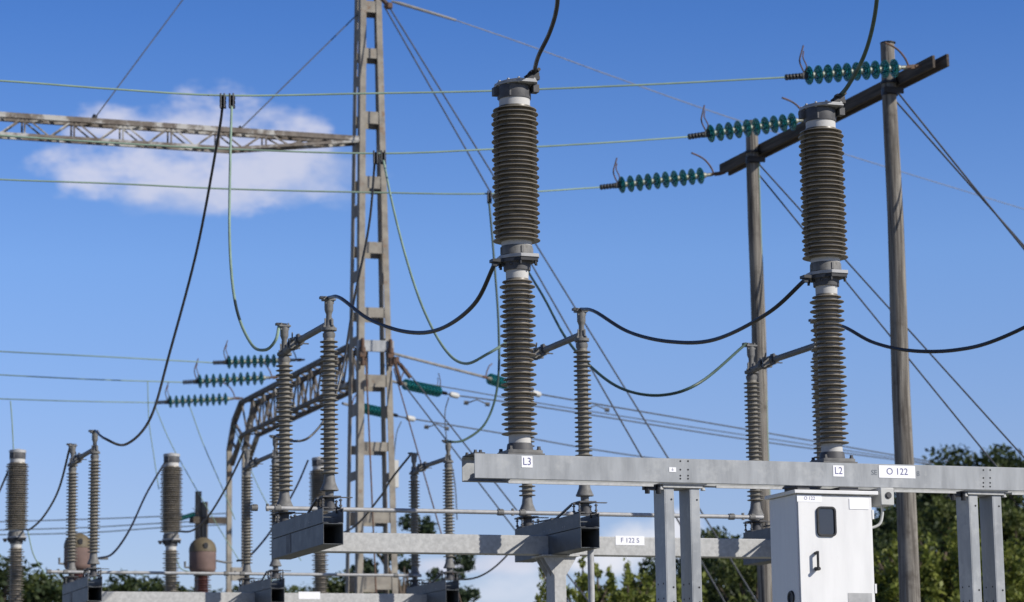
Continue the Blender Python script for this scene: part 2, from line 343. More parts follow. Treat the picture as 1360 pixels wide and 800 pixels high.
def make_breaker(P):
    t = thing('insulator_pole', 'tall brown ribbed two-stage insulator pole standing on the beam beside the L3 sign', 'insulator', P, 'tall two-stage insulator poles on the front beam')
    bm = MB().box(-.145, .145, -.14, .14, 0, .012).prism([(-.135, -.12), (-.10, -.135), (.10, -.135), (.135, -.12), (.135, .12), (-.135, .12)], .012, .037)
    base = obj('base_plate', bm, CASTL, t, bevel=.003)
    for x in (-.11, .11):
        for y in (-.105, .105): obj('bolt', MB().bolt(x, y, .037, .011, .028), CAST, base)
    obj('base_casting', MB().lathe([(.034, .10), (bz(588), .094), (bz(586), .09)], 40), CAST, t)
    obj('collar', MB().lathe([(bz(587), .082), (bz(574), .081)], 40), COLLAR, t)
    obj('lower_insulator', MB().lathe(shed_profile(bz(575), bz(371), 16, .133, .113, .082, .013, .004), 48), PORC, t)
    obj('collar', MB().lathe([(bz(372), .084), (bz(360), .085)], 40), COLLAR, t)
    obj('middle_casting', MB().lathe([(bz(361), .10), (bz(352), .102), (bz(351), .118), (bz(347), .12)], 40), CAST, t)
    mp = MB().prism(HEX2, bz(346), bz(341.5)); mk = MB().prism([(x*.95, y*.95) for x, y in HEX2], bz(350.5), bz(346.2))
    for x, y in HEX2: mk.lathe([(-.03, .011), (0, .011)], 6, (x*.85, y*.85, bz(350)))
    f = obj('middle_flange', mp, ALU, t, bevel=.002); obj('terminal_plate', mk, BLACK, f)
    obj('terminal_lug', MB().box(-.20, -.10, -.03, .05, bz(351), bz(347)).box(-.19, -.15, -.01, .03, bz(356), bz(351)), BLACK, f)
    cy = MB().lathe([(bz(341), .122), (bz(331), .121), (bz(329), .115)], 40)
    for k in range(4): cy.box(*( (-.008, .008, -.128, -.11) if k == 0 else (.11, .128, -.008, .008) if k == 1 else (-.008, .008, .11, .128) if k == 2 else (-.128, -.11, -.008, .008)), bz(340), bz(331))
    obj('middle_housing', cy, CASTL, t)
    obj('collar', MB().lathe([(bz(329.5), .115), (bz(320), .113)], 40), COLLAR, t)
    obj('upper_insulator', MB().lathe(shed_profile(bz(323), bz(143.5), 15, .177, .164, .124, .017, .006), 56), PORC, t)
    obj('collar', MB().lathe([(bz(145), .116), (bz(132), .116)], 40), COLLAR, t)
    ch = MB().lathe([(bz(133.5), .122), (bz(132), .124), (bz(119), .124), (bz(115), .118)], 40)
    for an in (30, 150, 235):
        a = math.radians(an); ch.box(math.cos(a)*.123-.006, math.cos(a)*.123+.006, math.sin(a)*.123-.006, math.sin(a)*.123+.006, bz(132), bz(118))
    obj('cap_housing', ch, CAST, t)
    cp = MB().prism(HEX, bz(115.2), bz(113)).prism([(x*.96, y*.96) for x, y in HEX], bz(112.8), bz(110.5))
    for x, y in HEX: cp.lathe([(-.012, .011), (.03, .011)], 6, (x*.87, y*.87, bz(114)))
    c = obj('cap_plate', cp, ALU, t, bevel=.002)
    cl = MB().box(.05, .15, -.15, -.09, bz(110.6), bz(106)).box(.07, .15, -.14, -.10, bz(107), bz(101)).bar((.05, -.12, bz(109)), (.14, -.12, bz(97)), .035, .04)
    for q in ((.09, -.15, bz(101)), (.135, -.15, bz(98)), (.10, -.10, bz(99)), (.14, -.1, bz(98))): cl.lathe([(-.025, .014), (.025, .014)], 6, q, (0, 1, 0))
    obj('wire_clamp', cl, BLACK, c)
    for s_ in (1,): obj('cap_lug', MB().box(.11, .155, -.12, -.05, bz(126), bz(116)), CAST, c); obj('cap_lug', MB().box(-.155, -.115, .02, .07, bz(128), bz(117)), CAST, c)
    return t
q3 = BF.hit(690.5, 602, .15); q2 = BF.hit(1105.5, 613, .15)
BR3 = make_breaker(BF.world(q3.x, .15, bt+.001))
BR2 = dup(BR3, BF.world(q2.x, .15, bt+.001), 'tall brown ribbed two-stage insulator pole standing above the white O 122 cabinet', 'tall two-stage insulator poles on the front beam')
# rear row of the same poles
rear_lab = ('distant ribbed insulator pole at the far left edge with a green wire dropping onto it', 'distant ribbed insulator pole standing just left of the brown tank',
            'distant ribbed insulator pole partly hidden behind the front slim grey posts left of the tower')
RT = W(23.5, 598, 43.0); RS = 1.035; RH = bz(109)*RS; RF = Frame(RT)
rear_br = []
for i in range(3):
    P = RF.world(i*2.5, 0, RT.z-RH); rear_br.append(dup(BR3, P, rear_lab[i], 'distant two-stage insulator poles of the rear bay', scale=RS))
    for ch in list(rear_br[-1].children):
        if ch.name.startswith('cap_plate'):
            for g_ in list(ch.children): bpy.data.objects.remove(g_)
            bpy.data.objects.remove(ch)
    obj('end_cap', MB().lathe([(bz(117), .13), (bz(110), .13), (bz(109), .12)], 24).box(-.03, .03, -.03, .03, bz(109), bz(106)), ALU, rear_br[-1])
rf = thing('equipment_support_frame', 'distant steel beam and columns carrying the rear row of ribbed insulator poles', 'support frame', RF.O)
zt = RT.z-RH-.002
obj('beam', MB().box(-.5, 5.5, -.12, .12, zt-.18, zt), GALV, rf, bevel=.004)
for a in (1.2, 3.8): obj('column', MB().box(a-.1, a+.1, -.1, .1, 0, zt-.182), GALV, rf)
# ------------------------------------------------------------------ cabinet
lid = BF.hit(1055.5, 650.3, -.07); lz = lid.z
c0 = BF.hit(1057.2, 660, -.05).x; c1 = BF.hit(1157.3, 660, -.05).x; cw = c1-c0; CD = .47; CH = 1.15
cb = thing('switch_cabinet', 'white steel cabinet marked O 122 with small dark window, hanging under the beam', 'cabinet', BF.world(c0, -.05, lz-CH))
obj('housing', MB().box(0, cw, .012, CD, 0, CH-.03), WHITE, cb, bevel=.006)
door = obj('door', MB().box(.012, cw-.003, -.004, .010, .02, CH-.042), WHITE, cb, bevel=.004)
obj('roof', MB().box(-.025, cw+.045, -.03, CD+.03, CH-.028, CH), WHITE, cb, bevel=.004)
def cl(px, py, b=-.054): q = BF.hit(px, py, b); return q.x-c0, q.z-(lz-CH)
def rrect(m, x0, z0, x1, z1, r, y0, y1, inner=0.0):
    def ring(x0, z0, x1, z1, r):
        P = []
        for cx, cz, a0 in ((x1-r, z1-r, 0), (x0+r, z1-r, 90), (x0+r, z0+r, 180), (x1-r, z0+r, 270)):
            for k in range(6): a = math.radians(a0+k*18); P.append((cx+r*math.cos(a), cz+r*math.sin(a)))
        return P
    o = ring(x0, z0, x1, z1, r); n = len(o)
    if not inner:
        m.add([(x, y0, z) for x, z in o]+[(x, y1, z) for x, z in o], [tuple(range(n)), tuple(reversed(range(n, 2*n)))]+[(i, i+n, (i+1) % n+n, (i+1) % n) for i in range(n)])
    else:
        q = ring(x0+inner, z0+inner, x1-inner, z1-inner, max(.004, r-inner))
        m.add([(x, y0, z) for x, z in o]+[(x, y0, z) for x, z in q]+[(x, y1, z) for x, z in o]+[(x, y1, z) for x, z in q],
              [f for i in range(n) for j in ((i+1) % n,) for f in ((i, j, n+j, n+i), (i, 2*n+i, 2*n+j, j), (n+i, n+j, 3*n+j, 3*n+i))])
    return m
x0, z1 = cl(1083.8, 672.8); x1, z0 = cl(1110.6, 713)
wf = obj('window_frame', rrect(MB(), x0, z0, x1, z1, .035, -.020, -.004, .016), BLACK, door, bevel=.002)
obj('window_pane', rrect(MB(), x0+.014, z0+.014, x1-.014, z1-.014, .022, -.009, -.0045), DGLASS, wf)
hx, h1 = cl(1082.8, 733); _, h0 = cl(1082.8, 757)
hd = MB().bar((hx, -.045, h1-.004), (hx, -.045, h0), .016, .016).bar((hx, -.004, h1-.012), (hx, -.05, h1-.006), .02, .02).bar((hx, -.004, h0+.012), (hx, -.05, h0+.006), .02, .02)
hd.lathe([(0, .014), (.06, .014)], 10, (hx, -.004, h0+.005), (0, -1, 0))
obj('handle', hd, BLACK, door, bevel=.003)
def cplate(x0, y0, x1, y1, m, name, th=.0015):
    a, b = cl(x0, y1); c, d = cl(x1, y0); return obj(name, MB().box(a, c, -.0045-th, -.0043, b, d), m, door), (a+c)/2, (b+d)/2
lb, mx_, mz_ = cplate(1058.6, 657.8, 1091, 666.4, LABEL, 'label_strip'); text('O 122', .036, INK, lb, mx_+.0, -.0064, mz_)
cplate(1128, 663, 1153, 676.4, LABEL, 'blank_label', .004)
cplate(1127, 788, 1158, 815, ALU, 'rating_plate')
for z in (CH-.16, CH-.72): obj('hinge', MB().box(cw-.002, cw+.013, -.008, .02, z-.05, z+.02), WHITE, door)
obj('vent', MB().lathe([(0, .055), (.012, .05), (.012, .035), (.004, .03)], 24, (-.0005, CD*.28, CH-.80), (-1, 0, 0)), BLACK, cb)
ft = MB()
for x in (.06, .12, .44, .53): ft.lathe([(0, .008), (bb-lz+.0, .008)], 8, (x, .10, CH))
ft.box(.05, .15, .07, .30, CH+.004, CH+bb-lz-.002).box(.40, .56, .07, .30, CH+.004, CH+bb-lz-.002)
obj('hanger', ft, CAST, cb)
# junction box with conduit
j = BF.hit(1160.5, 651, .02)
jb = thing('junction_box', 'small pale grey junction box with round gland, under the beam right of the cabinet', 'junction box', BF.world(j.x+.02, .0, bb-.005))
obj('body', MB().box(0, .115, -.06, .12, -.10, 0).prism([(0, 0), (0, 0), (0, 0)], 0, 0) if False else MB().box(0, .115, -.05, .14, -.135, 0), PLASTIC, jb, bevel=.008)
obj('gland', MB().lathe([(0, .026), (.006, .026), (.006, .02), (.012, .018)], 20, (.065, -.0505, -.06), (0, -1, 0)), CAST, jb)
obj('conduit', MB().tube(spline([(.045, .02, -.13), (.045, .02, -.20), (.02, .02, -.27), (-.04, .03, -.30), (-.09, .04, -.295)]), .011, 10), PLASTIC, jb)
# ------------------------------------------------------------------ disconnector frames and disconnectors
FF = Frame(W(429.3, 722.9, 24.5)); fz0 = W(429.3, 722.9, 24.5).z; BX = .19; fz1 = fz0+BX; CHH = .135; ctop = fz1+CHH+.004
RFr = Frame(W(116.5, 798.5, 36.0)); rz0 = W(116.5, 798.5, 36.0).z
def disc_frame(fr, z0, label, sg=None):
    z1 = z0+BX
    t = thing('disconnector_support_frame', label, 'support frame', fr.O)
    obj('beam', MB().box(.05, 5.15, .86, 1.02, z0+.003, z1-.003), GALV2, t, bevel=.008)
    for k in range(3):
        a = 2.5*k; L = 1.81
        m = MB(); w_ = .19; tt = .006                                # open square tube
        m.add([(a+x, y, z) for y in (0, L) for x, z in ((0, z0), (w_, z0), (w_, z1), (0, z1), (tt, z0+tt), (w_-tt, z0+tt), (w_-tt, z1-tt), (tt, z1-tt))],
              [(0, 1, 5, 4), (1, 2, 6, 5), (2, 3, 7, 6), (3, 0, 4, 7)]+[(8+b, 8+a_, 8+d, 8+c_) for a_, b, c_, d in ((0, 1, 4, 5), (1, 2, 5, 6), (2, 3, 6, 7), (3, 0, 7, 4))]
              + [(0, 8, 9, 1), (1, 9, 10, 2), (2, 10, 11, 3), (3, 11, 8, 0), (4, 5, 13, 12), (5, 6, 14, 13), (6, 7, 15, 14), (7, 4, 12, 15)])
        cb_ = obj('cross_beam', m, GALV_SHADE, t, bevel=.0025)
        u = MB(); za, zb = z1+.004, z1+CHH+.004                      # upright pair of channels on top
        u.box(a-.006, a+.001, .0, L-.03, za, zb).box(a+.0012, a+.05, .0, L-.03, za, za+.006)
        u.box(a+w_-.004, a+w_+.003, .0, L-.03, za, zb).box(a+w_-.05, a+w_-.0042, .0, L-.03, za, za+.006)
        u.bar((a+.02, .10, za+.06), (a+.14, .10, za+.06), .01)
        obj('base_channel', u, GALV_SHADE, cb_, bevel=.002)
        for y in (.40, .45, .78, .95): obj('bolt', MB().lathe([(0, .007), (.0012, .007)], 8, (a-.0062, y, z1+.045), (-1, 0, 0)), ALU, cb_)
        if k == 0: obj('cover_strip', MB().box(a-.004, a-.0005, 1.10, 1.26, z0+.012, z1-.006), CAST, cb_)
    cx = 2.595
    c = MB().box(cx-.06, cx+.06, .80, .81, 0, z0-.02).box(cx-.06, cx+.06, 1.02, 1.03, 0, z0-.02).box(cx-.058, cx-.050, .81, 1.02, 0, z0-.02)
    col = obj('column', c, GALV2, t, bevel=.003)
    gp = MB().box(cx-.19, cx+.19, .76, 1.08, z0-.018, z0-.002)
    obj('head_plate', gp, GALV2, col, bevel=.003)
    for y in (.80, .90, 1.02):
        for s_ in (-1, 1):
            gs = MB()
            pr = [(s_*.06, -.02), (s_*.17, -.02), (s_*.15, -.06), (s_*.06, -.20)]
            v = [(cx+x, y, z0+z) for x, z in pr]+[(cx+x, y+.008, z0+z) for x, z in pr]
            gs.add(v, [(0, 1, 2, 3), (4, 7, 6, 5), (0, 4, 5, 1), (1, 5, 6, 2), (2, 6, 7, 3), (3, 7, 4, 0)])
            obj('gusset', gs, GALV2, col)
    obj('footing', MB().box(cx-.35, cx+.35, .55, 1.25, 0, .1), COLLAR, t, bevel=.01)
    return t
df = disc_frame(FF, fz0, 'galvanised frame with three open-ended cross beams and the F 122 S sign')
sign(FF, df, (817.5, 712.3, 855.5, 724), 'F 122 S', .066, .86, sx=1.0)
pq = FF.hit(784.5, 740, .12)
obj('conduit_pipe', MB().tube([(pq.x, .12, 0), (pq.x, .12, fz0-.002)], .031, 20), ALU, df)
dr = disc_frame(RFr, rz0, 'distant galvanised beam with three open-ended cross beams along the bottom left edge of the picture')
plate(RFr, dr, 396.5, 786.3, 425, 795.8, .86)
def make_post(t, b, near):
    R = .084; z0, z1 = .315, 1.545
    po = obj('post_insulator', MB().lathe(shed_profile(z0, z1, 28, R, None, .049, .014, .006), 36), PORC2, t); po.location = (0, b, 0)
    obj('base_cone', MB().lathe([(.115, .038), (.165, .040), (.165, .084), (.178, .084), (.186, .078), (.24, .056), (.31, .047), (.325, .047)], 32), CASTL, po)
    fo = MB().box(-.085, .085, -.085, .085, .10, .114)
    fo.box(.05, .20, -.07, -.035, .098, .106).box(-.13, -.05, -.03, .03, .086, .1)
    fo.lathe([(.0, .055), (.05, .055), (.05, .045), (.10, .045)], 24)
    fo.box(-.10, .10, -.05, .05, .004, .016)
    for x in (-.085, .085):
        for y in (-.07, .07):
            fo.lathe([(-.03, .008), (.09, .008)], 8, (x, y, 0)); fo.lathe([(.02, .016), (.034, .016)], 6, (x, y, 0)); fo.lathe([(.07, .016), (.082, .016)], 6, (x, y, 0))
    obj('bearing', fo, CAST, po)
    obj('top_cone', MB().lathe([(1.54, .050), (1.56, .058), (1.585, .058), (1.60, .045), (1.612, .045)], 28), CASTL, po)
    hc = MB().lathe([(1.61, .072), (1.636, .072)], 24)
    hc.lathe([(1.636, .045), (1.66, .030), (1.76, .026), (1.78, .034), (1.80, .041), (1.885, .041)], 20)
    for an in range(4):
        a = an*PI/2+.4; hc.box(math.cos(a)*.045-.006, math.cos(a)*.045+.006, math.sin(a)*.045-.006, math.sin(a)*.045+.006, 1.636, 1.72)
        hc.lathe([(0, .010), (.02, .010)], 6, (math.cos(a)*.06, math.sin(a)*.06, 1.636))
    hc.box(-.06, .055, -.045, .045, 1.885, 1.90)
    for x in (-.035, .035): hc.lathe([(0, .009), (.022, .009)], 6, (x, -.02, 1.90)); hc.lathe([(-.03, .009), (0, .009)], 6, (x, -.02, 1.885))
    obj('top_casting', hc, CASTL, po)
    tcm = MB().box(-.085, -.02, -.02, .03, 1.90, 1.922).box(-.05, .02, -.025, .025, 1.90, 1.918)
    obj('wire_clamp', tcm, BLACK, po)
    return po
def make_disc(P):
    t = thing('disconnector', 'grey twin-post disconnector on the left cross beam, its arm joining two slim ribbed posts', 'disconnector', P, 'twin-post disconnectors of the front bay')
    S = -1.56
    make_post(t, 0, False); make_post(t, S, True)
    za = 1.675
    arm = obj('contact_arm', MB().tube([(0, S+.02, za+.01), (0, S+.08, za), (0, -.52, za)], [.036, .031, .031], 20), CASTL, t)
    obj('arm_collar', MB().lathe([(0, .046), (.05, .046), (.05, .038), (.075, .038)], 20, (0, -.58, za), (0, 1, 0)).box(.03, .09, -.56, -.54, za-.035, za-.025).box(-.03, -.012, -.60, -.52, za-.05, za+.055), CAST, arm)
    jn = MB()
    for x, z in ((-.035, .03), (.035, .03), (-.035, -.03), (.035, -.03), (0, .045), (0, -.045)): jn.bar((x, -.52, za+z), (x, -.31, za+z*.9), .012, .016)
    jn.box(-.05, .05, -.40, -.37, za-.055, za+.045).box(-.045, .045, -.33, -.29, za-.05, za+.05).bar((-.05, -.47, za+.08), (-.02, -.36, za+.03), .014)
    obj('contact_fingers', jn, CASTL, arm)
    obj('jaw', MB().lathe([(0, .055), (.03, .058), (.07, .05)], 20, (0, -.33, za-.005), (0, 1, 0)), CAST, arm)
    obj('contact_stub', MB().tube([(0, -.30, za-.01), (0, -.12, za-.03), (0, -.01, za-.03)], [.034, .034, .036], 20), CASTL, t)
    # cross linkage lying on the channel
    lk = MB().bar((-.10, S+.10, .09), (.02, -.75, .03), .018, .018).bar((.02, -.75, .03), (.04, -.1, .05), .014)
    lk.bar((-.02, -.70, .03), (.12, -.70, .03), .03, .02)
    obj('link_rod', lk, CAST, t)
    return t
FAR = 1.68
disc = [make_disc(FF.world(.095, FAR, ctop))]; disc[0].scale = (1, 1, 1.022)
for k, lab in ((1, 'grey twin-post disconnector on the middle cross beam, right of and behind the L3 insulator pole'),
               (2, 'grey twin-post disconnector mostly hidden behind the tall pole above the cabinet')):
    disc.append(dup(disc[0], FF.world(.095+2.5*k, FAR, ctop), lab, 'twin-post disconnectors of the front bay'))
rdisc = []
for k, lab in enumerate(('distant twin-post disconnector at lower left with a brown tank behind it', 'distant twin-post disconnector just behind and left of the front left disconnector',
                         'distant twin-post disconnector right of the steel tower')):
    rdisc.append(dup(disc[0], RFr.world(.095+2.5*k, FAR, rz0+BX+CHH+.004), lab, 'twin-post disconnectors of the rear bay'))
def op_rod(fr, z, label, a0, a1, b):
    t = thing('operating_rod', label, 'rod', fr.world(a0, b, z))
    obj('tube', MB().tube([(0, 0, 0), (a1-a0, 0, 0)], .0215, 16), ALU, t)
    for k in range(3):
        a = 2.5*k+.095-a0
        m = MB()
        for x in (-.33, -.10):
            m.lathe([(-.03, .032), (.03, .032)], 14, (a+x, 0, 0), (1, 0, 0)); m.bar((a+x, -.03, .025), (a+x, .03, .025), .03, .014)
        m.bar((a-.20, 0, .01), (a-.05, .09, .0), .03, .012).lathe([(-.03, .016), (.04, .016)], 8, (a-.2, 0, 0))
        obj('coupling', m, CASTL, t)
    return t
zr = FF.hit(520, 678.0, FAR-.12).z
op_rod(FF, zr, 'long pale metal operating rod linking the front disconnectors just above the F 122 S beam', -.12, 5.12, FAR-.12)
zr2 = RFr.hit(250, 761.5, FAR-.12).z
op_rod(RFr, zr2, 'distant pale operating rod linking the rear disconnectors along the lower left', -.25, 5.15, FAR-.12)
# ------------------------------------------------------------------ wooden portal
E1 = W(1252, 76, 35.0)
PF = Frame(E1)
wp = thing('wooden_portal', 'weathered wooden portal of two round poles joined by a double crossarm, behind the cabinet', 'pole', PF.O)
ez = E1.z
def pole(px, py, Ytop, ytop_px, name='pole'):
    b = (Ytop-E1.y)/V.y
    q = PF.hit(px, py, 0); P = PF.world(0, b, 0)
    return b
def hit_a(px, py, a):
    d = wdir(px, py); t = (a-(CAM-PF.O).dot(U))/d.dot(U); return PF.loc(CAM+d*t)
AX = -.28
pb1 = hit_a(1182, 130, AX).y; pb2 = hit_a(1000, 215, AX).y
for k, (b, ytp, r0, r1) in enumerate(((pb1, 58, .094, .16), (pb2, 161, .092, .15))):
    Yw = PF.world(AX, b, 0).y; zt = W(1178 if k == 0 else 998, ytp, Yw).z
    n = 14; pts = [(AX+.008*math.sin(i*1.3+k), b+.008*math.cos(i*.9), zt*i/n) for i in range(n+1)]
    pm = MB().tube(pts, [r1+(r0-r1)*(i/n) for i in range(n+1)], 28)
    po_ = obj('pole', pm, WOOD, wp)
    if k == 0: obj('pole_cap', MB().lathe([(0, r0+.012), (.012, r0+.012), (.02, r0-.01)], 28, (AX, b, zt)), BLACK, po_)
    else: obj('earth_wire', MB().tube([(AX+.065, b-.075, 0.1), (AX+.067, b-.085, 5), (AX+.06, b-.075, zt-.6)], .011, 8), COPPER, po_)
    az = ez-.10
    bd = MB().lathe([(-.05, r0+.018), (.05, r0+.018)], 24, (AX, b, az-.16)).lathe([(-.015, r0+.03), (.015, r0+.03)], 24, (AX, b, az-.03)).box(AX-.16, AX+.14, b-.14, b-.11, az-.2, az-.12)
    obj('pole_band', bd, BLACK, po_)
LC = (W(960, 228, 41.4).y-35)/V.y
for s_ in (0, 1):
    xx = -.185+s_*.145
    obj('crossarm', MB().box(xx, xx+.042, -.05 + s_*(-.12), LC, ez-.17, ez+.0), WOOD_SHADE, wp, bevel=.006)
# ------------------------------------------------------------------ glass strings
def make_string(n=10, group=None):
    """x runs from the wire clamp at 0 to the anchor at 2.1"""
    t = thing('insulator_string', '', 'insulator string', (0, 0, 0), group)
    t.rotation_mode = 'QUATERNION'
    cm = MB().tube([(0, 0, 0), (.30, 0, 0)], .014, 10)
    for i in range(5): cm.lathe([(-.011, .042), (.011, .042)], 12, (.02+i*.05, 0, 0), (1, 0, 0))
    cm.box(.25, .34, -.03, .03, -.04, .04)
    obj('wire_clamp', cm, BLACK, t)
    a1 = obj('arcing_horn', MB().tube(spline([(.30, 0, .03), (.27, 0, .12), (.27, .02, .22), (.34, .03, .36), (.37, .03, .42)], 6), .011, 8)
             .tube(spline([(.30, 0, .03), (.33, -.03, .12), (.30, -.03, .24), (.33, -.02, .33)], 6), .009, 8), RUST, t)
    x = .36; st = .146
    for i in range(n):
        c = x+i*st
        prof = [(-.034, .034), (-.010, .040), (-.004, .046), (-.002, .062), (-.024, .066), (-.024, .071), (.000, .076), (-.020, .087), (-.020, .092), (.002, .098), (-.016, .108), (-.016, .113), (-.001, .120), (-.004, .127), (.002, .1275), (.010, .116), (.019, .085), (.026, .060), (.036, .046), (.045, .040)]
        d = obj('glass_disc', MB().lathe(prof, 28, (c, 0, 0), (1, 0, 0)), GLASS, t) if i == 0 else None
        if i == 0:
            d0 = d; k0 = obj('disc_cap', MB().lathe([(.032, .047), (.05, .049), (.085, .042), (.096, .026), (.120, .020)], 18, (c, 0, 0), (1, 0, 0)).lathe([(-.036, .02), (-.045, .012)], 12, (c, 0, 0), (1, 0, 0)), ZINC, d0)
        else:
            d = copy_tree(d0, t); d.location = (i*st, 0, 0)
    xe = x+n*st
    em = MB().tube([(xe-.04, 0, 0), (xe+.05, 0, 0)], .028, 12)
    obj('end_socket', em, ZINC, t)
    lm = MB()
    for i in range(3):
        c = xe+.07+i*.075
        lm.box(c-.045, c+.045, -.018 if i % 2 else -.03, .018 if i % 2 else .03, -.028 if i % 2 else -.015, .028 if i % 2 else .015)
    obj('shackle', lm, RUST, t)
    obj('arcing_horn', MB().tube(spline([(xe+.08, 0, .02), (xe+.05, 0, .12), (xe-.02, 0, .23), (xe-.12, -.02, .30), (xe-.24, -.03, .36)], 6), .014, 8), RUST, t)
    return t
def aim(o, A, B, L):
    """put the string's clamp end at A, pointing at B"""
    A = Vector(A); B = Vector(B); d = (B-A).normalized(); o.rotation_mode = 'QUATERNION'
    y = Z.cross(d).normalized(); z = d.cross(y)
    o.rotation_quaternion = Matrix((d, y, z)).transposed().to_quaternion(); s = (B-A).length/L; o.scale = (s, s, s); o.location = A
STR = make_string(group='teal glass insulator strings on the wooden crossarm')
SL = .36+1.46+.26
def Uback(P, s, dz=0): return P-U*s+Z*dz
anchors = []
labs = ('teal glass insulator string at the right, crossing in front of the taller wooden pole', 'teal glass insulator string in the middle, crossing in front of the shorter wooden pole top', 'teal glass insulator string lowest and leftmost of the three at the wooden crossarm')
specs = [((1222, 88), (1043, 103), .15), ((1085, 157), (914, 182), 3.55), ((962, 230), (797, 249), 6.55)]
clampP = []
for i, (pa, pc, b) in enumerate(specs):
    Ya = PF.world(-.20, b, 0).y; A = W(*pa, Ya)
    C_ = W(*pc, Ya-.72)
    s = STR if i == 0 else copy_tree(STR)
    s['label'] = labs[i]; s['group'] = 'teal glass insulator strings on the wooden crossarm'
    aim(s, C_, A, SL); clampP.append((C_, Ya-.72))
# ------------------------------------------------------------------ wires
def wire(label, pts, r, m, cat='wire', group=None, name='conductor', per=10, n=8, clamp=None, raw=False):
    P = [p if isinstance(p, Vector) else W(*p) for p in pts]
    sp = spline(P, per) if len(P) > 2 else [P[0].lerp(P[1], i/12) for i in range(13)]
    o = obj(name, MB().tube(sp, r, n), m, origin=P[0]); tag(o, label, cat, group)
    if clamp:                                     # parallel-groove clamp blocks where the dropper meets the line
        for cx_ in (clamp if isinstance(clamp, list) else [clamp]):
            c = W(*cx_)-P[0]; cmb = MB()
            for i in range(3):
                for j in (-1, 1): cmb.box(c.x-.035+j*.0, c.x+.035, c.y-.05, c.y+.05, c.z+(.03-i*.055)-.018, c.z+(.03-i*.055)+.018)
            cmb.tube([(c.x-.022, c.y-.055, c.z+.07), (c.x-.022, c.y-.055, c.z-.11)], .012, 6).tube([(c.x+.022, c.y-.055, c.z+.07), (c.x+.022, c.y-.055, c.z-.11)], .012, 6)
            obj('wire_clamp', cmb, CAST, o)
    return o
GL = 'green patinated line conductors across the sky'
rw = .0125
c1, y1 = clampP[0]; c2, y2 = clampP[1]; c3, y3 = clampP[2]
wire('green overhead line, top of the three long lines reaching the right glass string', [(-160, 100, 31), (0, 107.5, 31.5), (150, 118.5, 32), (300, 127, 32.5), (480, 124.5, 33), (650, 121, 33.4), (850, 113, 33.8), c1], rw, COPPER, 'wire', GL)
wire('green overhead line, middle one, ending at the middle glass string behind the shorter pole', [(-160, 168, 34), (0, 180, 34.4), (150, 190, 34.8), (300, 198, 35.2), (500, 204, 35.7), (650, 198.5, 36.2), (800, 190, 36.8), c2], rw, COPPER, 'wire', GL)
wire('green overhead line, lowest of the three long lines ending at the leftmost glass string', [(-160, 229, 37), (0, 238.5, 37.4), (150, 244, 37.8), (300, 251, 38.2), (480, 255.5, 38.6), (650, 257.5, 39), c3], rw, COPPER, 'wire', GL)
# line-end hooks at the crossarm
# droppers from the top line
rk = .018
postY = lambda k, S: (FF.world(2.5*k, FAR+S, 0)).y
def ptop(fr, k, near, cz, dx=-.05): return fr.world(.095+2.5*k+dx, FAR+(-1.56 if near else 0), cz+1.915*1.022)
rct = rz0+BX+CHH+.004
wire('black jumper hanging from the top green line down to the lower left rear disconnector', [(296, 136, 32.4), (290, 180, 32.7), (262, 330, 34), (225, 470, 34.4), (200, 555, 34.4), (168, 590, 34.3), (140, 583, 34.3), ptop(RFr, 0, True, rct, 0)], .017, RUBBER, clamp=(296, 133, 32.35))
wire('green jumper looping from the top line down to the front left disconnector', [(308, 136, 32.4), (306, 200, 31.4), (305, 320, 29.5), (313, 405, 27.5), (333, 456, 26.6), (352, 465, 26.2), (366, 452, 26.05), ptop(FF, 0, False, ctop)], .0155, COPPER, clamp=(308, 133, 32.35))
wire('black jumper from the middle line falling in front of the steel tower', [(498, 212, 35.6), (490, 300, 35.7), (470, 400, 35.8), (455, 490, 35.8), (438, 545, 35.5), (412, 580, 35.3), (388, 586, 35.2), ptop(RFr, 1, True, rct, 0)], .016, RUBBER, clamp=(499, 208, 35.6))
wire('green jumper looping from the middle line by the tower towards the L3 pole', [(509, 212, 35.6), (522, 275, 34), (540, 345, 32), (562, 410, 29.5), (590, 463, 28), (617, 483, 27.3), (648, 470, 26.9), ptop(FF, 1, False, ctop)], .0150, COPPER, clamp=(509, 208, 35.6))
wire('dark green jumper hanging behind the L3 pole down to the disconnector right of the tower', [(649, 262, 39), (655, 330, 38.6), (662, 430, 38), (661, 510, 37.3), (646, 560, 36.6), (618, 584, 36.2), (596, 587, 36.1), ptop(RFr, 2, True, rct, 0)], .0165, COPPERD, clamp=(650, 261, 39))
wire('dark jumper right of the L3 pole, looping to the far slim post', [(655, 262, 39), (690, 340, 35), (722, 395, 32), (752, 450, 29.5), (790, 492, 28), (830, 518, 27.3), (880, 525, 27), (930, 508, 26.95), ptop(FF, 2, False, ctop)], .0155, COPPERD)
